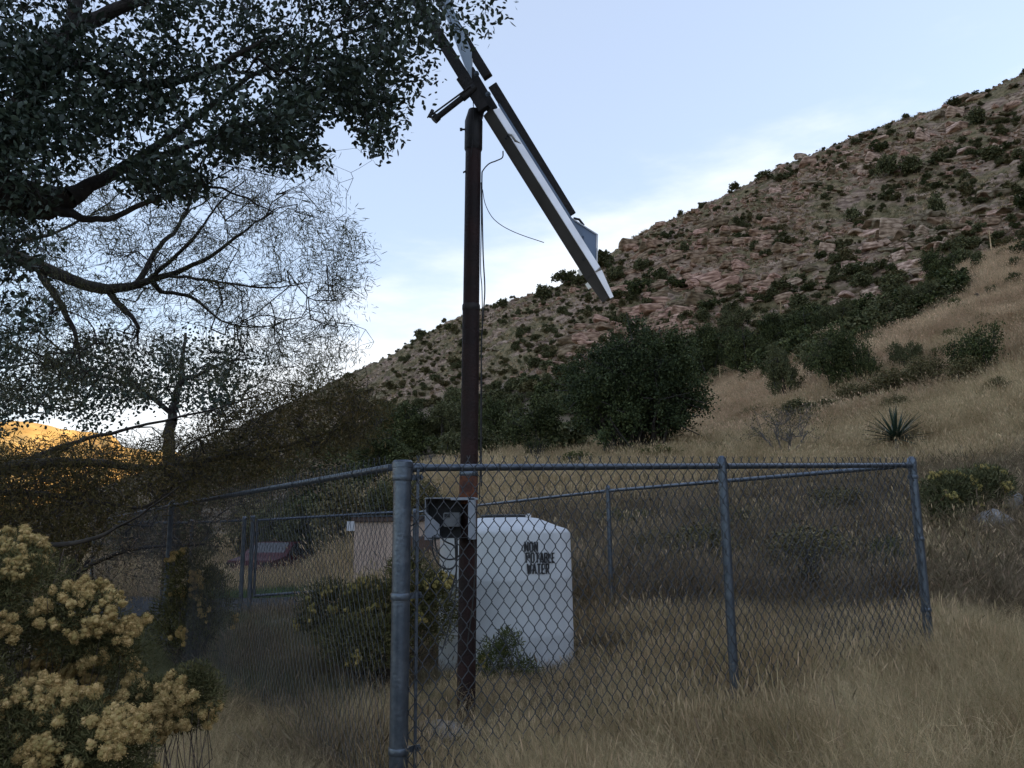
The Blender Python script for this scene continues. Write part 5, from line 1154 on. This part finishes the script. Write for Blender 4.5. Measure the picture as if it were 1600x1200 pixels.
# ------------------------------------------------------------------ shrubs over the hill
SH = [crown_mesh('hill_shrub_%s' % 'abcde'[i], 1500, .155, 500+i, 5+i % 3, .9, (M_far2, M_far2, M_far2, M_far3, M_far)[i]) for i in range(5)]
g = np.random.default_rng(95); cand = []
EXPS = [(1305, 214, 22, 18, 0), (1410, 186, 30, 16, 0), (1392, 192, 22, 12, 0), (1490, 166, 34, 16, 2), (1560, 122, 26, 14, 1), (1525, 195, 40, 32, 2), (1386, 280, 40, 46, 0), (1430, 275, 44, 38, 0), (1465, 262, 34, 20, 2), (1465, 340, 32, 42, 2), (1330, 350, 34, 32, 0), (1195, 285, 40, 22, 0), (1225, 285, 34, 20, 1), (1150, 300, 26, 16, 0), (1082, 330, 22, 14, 1), (693, 488, 14, 16, 0), (607, 540, 14, 14, 2), (573, 556, 14, 12, 2), (590, 546, 14, 14, 2), (945, 418, 50, 34, 0), (965, 440, 40, 30, 1), (1000, 425, 30, 26, 0), (880, 446, 46, 26, 0), (905, 452, 34, 24, 1), (850, 470, 40, 28, 2), (1140, 495, 34, 26, 1), (1180, 392, 26, 18, 2), (1220, 385, 32, 18, 1), (1010, 480, 26, 16, 2), (1340, 455, 44, 32, 0), (1370, 430, 36, 24, 1), (1250, 445, 34, 22, 0), (1205, 470, 30, 18, 1), (1100, 505, 34, 26, 0), (1070, 395, 22, 20, 2), (1395, 460, 40, 36, 1), (1550, 250, 44, 26, 2), (1590, 250, 30, 24, 0), (1500, 420, 36, 40, 0), (1530, 425, 30, 36, 2)]
for px, py, w, h, k in EXPS:
    p = G(px, py, 55)
    if p is not None: cand.append((p, w*p.y/F/2, h*p.y/F, k, px, py))
tries = 0
while len(cand) < 2200 and tries < 12000:
    tries += 1; px = g.uniform(380, 1610); py = g.uniform(110, 640)
    dens = .9 if px < 980 else (.42 if py > 330 else .5)
    if fbm(np.array([px/75.]), np.array([py/45.]), 3, 66)[0] < .55-dens+g.normal()*.12: continue
    if px > 1130 and py > 640-(px-1130)*.47-12: continue
    p = G(px, py, 52, 320)
    if p is None: continue
    r_ = math.hypot(p.x, p.y); rdg = np.interp(math.atan2(p.x, p.y), cAZ, cR[:, 11])
    if r_ > rdg*1.04: continue
    w = min(1.9, .52*math.exp(g.normal()*.5)); cand.append((p, w, w*g.uniform(.8, 1.6), int(g.choice([0, 1, 2, 3, 3, 4] if px > 900 else [0, 2, 3, 3, 3, 1])), px, py))
# the draw: a dense thicket at the hill's foot
for _ in range(340):
    px = g.uniform(560, 1500); t = (px-560)/940; top = np.interp(px, [560, 700, 860, 1000, 1100, 1250, 1400, 1500], [655, 630, 590, 560, 535, 510, 480, 450]); bot = np.interp(px, [560, 880, 1100, 1180, 1300, 1450, 1500], [735, 720, 640, 600, 560, 500, 470])
    p = G(px, g.uniform(top, bot), 40, 250)
    if p is None: continue
    w = g.uniform(.8, 1.7); cand.append((p, w, w*g.uniform(1.1, 1.7), int(g.choice([0, 1, 4, 2])), px, 600))
cand.sort(key=lambda c: -c[1]/c[0].y)
def pick(x, table):
    for lim, word in table:
        if x < lim: return word
    return table[-1][1]
def szone(x, y):
    if y == 600: return pick(x, [(640, 'in the thicket above the near corner post'), (720, 'in the thicket just left of the rusty pole'), (800, 'in the thicket just right of the rusty pole'), (870, 'in the thicket left of the largest oak'), (990, 'in the thicket behind the left half of the largest oak'), (1110, 'in the thicket behind the right half of the largest oak'), (1180, 'in the draw just right of the largest oak'), (1260, 'in the draw above the small soft green tree'), (1340, 'in the draw above the upright dark tree'), (1420, 'in the draw at the crest of the tan slope'), (9999, 'in the gully under the grey boulders')])
    v = pick(y, [(180, 'near the skyline'), (260, 'high up'), (340, 'in the upper middle'), (420, 'in the middle'), (500, 'lower down'), (9999, 'near the foot')])
    u = pick(x, [(560, 'on the far left end of the hill'), (660, 'on the left slope between the mesquite and the pole'), (760, 'on the slope around the pole'), (860, 'on the slope right of the pole'), (960, 'behind the panel tip'), (1060, 'by the reddish cliff step'), (1160, 'above the reddish ledges'), (1260, 'left of the boulder field'), (1360, 'in the boulder field'), (1460, 'beside the big blocks'), (9999, 'by the right edge of the view')])
    return v+' '+u
seen = {}
def addshrub(c, i):
    p, w, h, k, px, py = c; o = link('hill_shrub', SH[k][0]); o.location = p+Vector((0, 0, -.1)); o.scale = (w/.9, w/.9, h/1.5); o.rotation_euler = (0, 0, random.uniform(0, 6))
    z_ = szone(px, py); cl = ('grey-green', 'green', 'grey-green', 'olive', 'dark green')[k]; sz = 'small' if w < 1.0 else 'large' if w > 1.45 else 'middling'; tall = 'tall ' if h > 1.5*w else 'low ' if h < 1.15*w else ''
    tag(o, '%s %s%s shrub %s' % (sz, tall, cl, z_), 'shrub', 'shrubs %s' % z_)
for i, c in enumerate(cand[:300]): addshrub(c, i)
rs = cand[300:]
tag(scatter('hill_brush', np.array([c[0] for c in rs]), np.stack([np.zeros(len(rs)), np.zeros(len(rs)), np.random.default_rng(2).uniform(0, 6, len(rs))], 1), np.array([[c[1]/.9, c[1]/.9, c[2]/1.5] for c in rs]), [s[0] for s in SH], [c[3] for c in rs]), 'small brush dotted over the whole hillside', 'brush', None, 'stuff')
print('shrubs', len(cand))

# ------------------------------------------------------------------ grasses
def tuft(name, seed, n, h0, h1, spread, wd, m, lean=.5, bend=.35, heads=0, fz=0, segs=3, vf=False):
    g = np.random.default_rng(seed); a = g.uniform(0, 2*math.pi, n); rr = spread*np.sqrt(g.random(n)); C = np.stack([np.cos(a)*rr, np.sin(a)*rr, np.full(n, -.03)], 1)
    D = nrm(np.stack([np.cos(a)*lean*g.random(n), np.sin(a)*lean*g.random(n), np.ones(n)], 1)+g.normal(size=(n, 3))*.13); Ln = g.uniform(h0, h1, n)
    Bd = np.stack([np.cos(a), np.sin(a), -np.ones(n)*.5], 1)*(Ln*bend*g.random(n))[:, None]+g.normal(size=(n, 3))*.04
    lst = [strips(C, D, Ln, g.uniform(.7, 1.3, n)*wd, Bd, segs)]
    T = C+D*Ln[:, None]+Bd
    if heads:   # narrow seed heads
        k = g.choice(n, int(n*heads), replace=False); dd = nrm(D[k]+Bd[k]*.8/Ln[k][:, None]); lst.append(blades(T[k]-dd*.07, dd, rdir(len(k), g), g.uniform(.06, .12, len(k)), np.full(len(k), wd*1.3)))
    if fz:      # airy panicles: many hair-thin spikelet branches around each stem top
        k = g.choice(n, int(n*.6), replace=False); kk = np.repeat(k, fz); m_ = len(kk); u = g.uniform(.55, 1.02, m_)
        B_ = C[kk]+D[kk]*(Ln[kk]*u)[:, None]+Bd[kk]*(u*u)[:, None]
        lst.append(strips(B_, nrm(rdir(m_, g)+D[kk]*1.0), g.uniform(.03, .10, m_), np.full(m_, wd*.55), rdir(m_, g)*.012, 1))
    V, Fq = joinvf(lst); return (V, Fq) if vf else mesh_np(name, V, Fq, m)
def patch_of(name, seed, m, k, rad, *args, **kw):
    """k tufts set out over a disc, as one mesh (a sod of grass)"""
    g = np.random.default_rng(seed*7); lst = []
    for q in range(k):
        V, Fq = tuft(name, seed*100+q, *args, None, vf=True, **kw); a = g.uniform(0, 6.28); r_ = rad*math.sqrt((q+.5)/k)+g.normal()*.05; an = q*2.39996+g.normal()*.25
        s = g.uniform(.65, 1.2); c, s_ = math.cos(a), math.sin(a); V = np.stack([(V[:, 0]*c-V[:, 1]*s_)*s+r_*math.cos(an), (V[:, 0]*s_+V[:, 1]*c)*s+r_*math.sin(an), V[:, 2]*s], 1); lst.append((V, Fq))
    V, Fq = joinvf(lst); return mesh_np(name, V, Fq, m)
T_straw = [patch_of('straw_patch', 6+i, M_straw, 11, .46, 95, .25, .62, .10, .0030, lean=.55, bend=.35, heads=.5) for i in range(3)]
T_haze = [patch_of('seed_patch', 16+i, M_haze, 11, .46, 80, .30, .58, .13, .0022, lean=.8, bend=.45, fz=9) for i in range(4)]
T_weed = [patch_of('weed_patch', 26+i, M_weed, 10, .5, 80, .15, .55, .14, .0038, lean=1.0, bend=.5, heads=.2, fz=4) for i in range(3)]
T_grn = [patch_of('green_patch', 36+i, M_gras2, 12, .5, 75, .12, .34, .12, .0042, lean=.9, bend=.5) for i in range(2)]
T_tan = [patch_of('tan_patch', 46+i, M_tan, 14, 1.4, 55, .35, .85, .30, .014, lean=.7, bend=.35, heads=.3, segs=2) for i in range(3)]
T_pale = [patch_of('pale_patch', 56+i, M_straw, 12, 1.0, 85, .35, .9, .22, .0075, lean=.6, bend=.35, heads=.4, segs=2) for i in range(3)]
T_lawn = [patch_of('lawn_patch', 66, M_lawn, 10, .45, 60, .06, .14, .14, .006, lean=.7, bend=.4, segs=2)]
def frustum_pts(n, Y0, Y1, xl, xr, g, pw=1.0):
    Y = Y0+(Y1-Y0)*g.random(n)**pw; x = Y*g.uniform((xl-800)/F, (xr-800)/F, n); return x, Y
def shed_ok(x, y):
    ok = ~((x > sx0-.1) & (x < sx1+.1) & (y > 18.9) & (y < 21.8)); ok &= ~((x > -22) & (x < -3.3) & (y > 16.3) & (y < 21.6))
    return ok & (np.hypot(x-tx, y-ty) > rt+.08)
def align(x, y, g, tilt=.0):
    e = .35; gx = (H(x+e, y)-H(x-e, y))/(2*e); gy = (H(x, y+e)-H(x, y-e))/(2*e); out = []
    for a, b in zip(gx, gy):
        n = Vector((-a+g.normal()*tilt, -b+g.normal()*tilt, 1.6)); out.append((n.to_track_quat('Z', 'Y') @ Euler((0, 0, g.uniform(0, 6.28))).to_quaternion()).to_euler()[:])
    return np.array(out)
def grass(name, label, n, Y0, Y1, xl, xr, src, seed, smin=.75, smax=1.2, cond=None, pw=1.0, tilt=.12, hs=None):
    g = np.random.default_rng(seed); x, y = frustum_pts(n, Y0, Y1, xl, xr, g, pw); k = shed_ok(x, y)
    if cond is not None: k &= cond(x, y, g)
    x = x[k]; y = y[k]; z = H(x, y); m = len(x)
    s = g.uniform(smin, smax, m)
    s = s*(1+.35*fbm(x*.8, y*.8, 2, seed))*np.where(np.hypot(x-tx+.1, y-ty+.9) < 1.6, .5, 1)*np.where((y < 7) & (x < .6), .8, 1); sc = np.stack([s, s, s*(g.uniform(.85, 1.15, m) if hs is None else hs*g.uniform(.85, 1.15, m))], 1)
    o = scatter(name, np.stack([x, y, z], 1), align(x, y, g, .05), sc, src); tag(o, label, 'grass', None, 'stuff'); print(name, m)
def side(x, y): # >0 outside (camera side) of the front fence
    return (x-A.x)*(dB.y/dB.length)-(y-A.y)*(dB.x/dB.length)
def patch(sd, thr, sc=.5): return lambda x, y, g: fbm(x*sc, y*sc, 3, sd)+g.normal(size=len(x))*.12 > thr
# foreground, outside the fence
grass('seed_grass', 'hazy brown seed-head grass filling the foreground outside the fence', 250, 3.1, 7.6, 500, 1750, T_haze, 701, .8, 1.15, lambda x, y, g: (side(x, y) > .05) & (np.hypot(x-A.x, y-A.y) > .75) & (fbm(x*.9, y*.9, 2, 61) > -.42) & ((x > .15) | (g.random(len(x)) < .4)) & ((x > -.3) | (y < 4.3)) & (g.random(len(x)) < np.where(side(x, y) > .5, 1, .45)))
grass('right_seed_grass', 'hazy brown seed-head grass right of the enclosure up to the timber edging', 165, 6.2, 13.4, 1400, 1760, T_haze, 702, .75, 1.05, lambda x, y, g: side(x, y) > .05)
grass('left_grass', 'thin dry grass along the outside of the left run of fence', 51, 3.4, 7.0, 230, 640, T_haze, 703, .6, .9, lambda x, y, g: (x < -.5))
grass('outer_straw', 'paler straw clumps standing in the foreground seed grass', 200, 3.6, 9, 640, 1750, T_straw, 715, .6, 1.0, lambda x, y, g: (side(x, y) > .1) & (fbm(x*.7, y*.7, 2, 3) > .1))
grass('outer_weeds', 'dark weedy patches in the foreground grass', 110, 3.6, 9, 640, 1750, T_weed, 716, .6, .9, lambda x, y, g: (side(x, y) > .02) & (fbm(x*.7, y*.7, 2, 4) > .05))
# inside the enclosure
ins = lambda x, y: side(x, y) < -.04
grass('straw_grass', 'tall straw-coloured grass standing around the pole and tank inside the enclosure', 253, 4.7, 10.5, 560, 1480, T_straw, 704, .45, .85, lambda x, y, g: ins(x, y) & (fbm(x*.5, y*.5, 3, 8)+g.normal(size=len(x))*.15 > -.25))
grass('inner_seed_grass', 'fine seed-head grass inside the enclosure right of the tank', 209, 5.2, 10.5, 760, 1500, T_haze, 705, .5, .9, lambda x, y, g: ins(x, y) & (fbm(x*.4, y*.4, 3, 12)+g.normal(size=len(x))*.15 > -.2))
grass('dry_weeds', 'grey dry weeds tangled inside the enclosure', 330, 5.0, 15, 380, 1500, T_weed, 706, .5, 1.0, lambda x, y, g: ins(x, y) | (y > 9))
grass('green_grass', 'low greenish grass inside the left part of the enclosure', 260, 5.0, 15, 200, 760, T_grn, 707, .7, 1.1, lambda x, y, g: (x < .2))
# the brushy bank behind
grass('bank_weeds', 'dark grey weeds covering the bank behind the enclosure', 715, 10.5, 24, 700, 1800, T_weed, 708, 1.1, 2.1, None, .8)
grass('bank_grass', 'pale dry grass on the bank behind the enclosure', 380, 11, 26, 560, 1800, T_pale, 709, .55, 1.0, patch(33, .05, .25))
grass('slope_grass', 'pale straw grass on the near slope above the fence', 950, 22, 48, 560, 1850, T_pale, 710, .75, 1.25, None, .8)
grass('tan_grass', 'tan grass covering the spur in front of the rocky hill', 871, 40, 84, 1020, 1850, T_tan, 711, .9, 1.5, lambda x, y, g: np.arctan2(x, y) > R(11.5))
grass('low_left_grass', 'dry grass beyond the road at left', 350, 22, 60, 0, 640, T_pale, 712, .7, 1.1)
grass('lawn_strip', 'green lawn strip beyond the gate', 275, 21.8, 26.5, 300, 620, T_lawn, 713, 1, 1.5)
x, y, g = hill_pts(26000, 714, azr=(-20, 36)); kk = fbm(x*.05, y*.05, 3, 55)+g.normal(size=len(x))*.2 > -.05; x = x[kk]; y = y[kk]; m_ = len(x); s = g.uniform(.5, 1.15, m_)
T_hill = [tuft('hill_tuft_%s' % 'ab'[i], 670+i, 26, .3, .6, .34, .05, (M_straw, M_far3)[i], 1.0, .4, 0, 0, 1) for i in range(2)]
tag(scatter('hill_grass', np.stack([x, y, H(x, y)], 1), np.stack([g.normal(size=m_)*.1, g.normal(size=m_)*.1, g.uniform(0, 6, m_)], 1), s, T_hill, (g.random(m_) < .68).astype(int)), 'bunch grass between the rocks of the hillside', 'grass', None, 'stuff')
# dark brush behind the rear fence
for i, (px, Y, w, h, k) in enumerate([(1120, 14.5, 170, 95, 'mesq'), (1260, 14, 190, 100, 'mesq'), (1370, 13.5, 120, 95, 'oakC'), (1010, 15.5, 150, 70, 'mesq'), (1190, 18, 180, 60, 'oakC'), (1330, 18.5, 150, 60, 'mesq'), (970, 20, 160, 60, 'green')]):
    p = onground(P(px, 850, Y).x, Y); s = w/2*Y/F
    plant('brush', ('low olive brush behind the rear fence, second from the left', 'widest low brush behind the rear fence, below the middle post rail', 'dark brush clump against the right corner posts', 'leftmost low brush behind the rear fence post', 'flat grey-green brush on the bank above the rear rail', 'olive brush on the bank near the right corner', 'feathery green bush on the bank right of the tank')[i], 'brush', p, CN[k], (s, s, h*Y/F/1.5), i*1.3)
# small green weed at the right
p = onground(P(1512, 975, 11.5).x, 11.5); plant('green_weed', 'small fresh green weed in the grass in front of the timber edging', 'weed', p, CN['green'], (.17, .17, .28), 1)
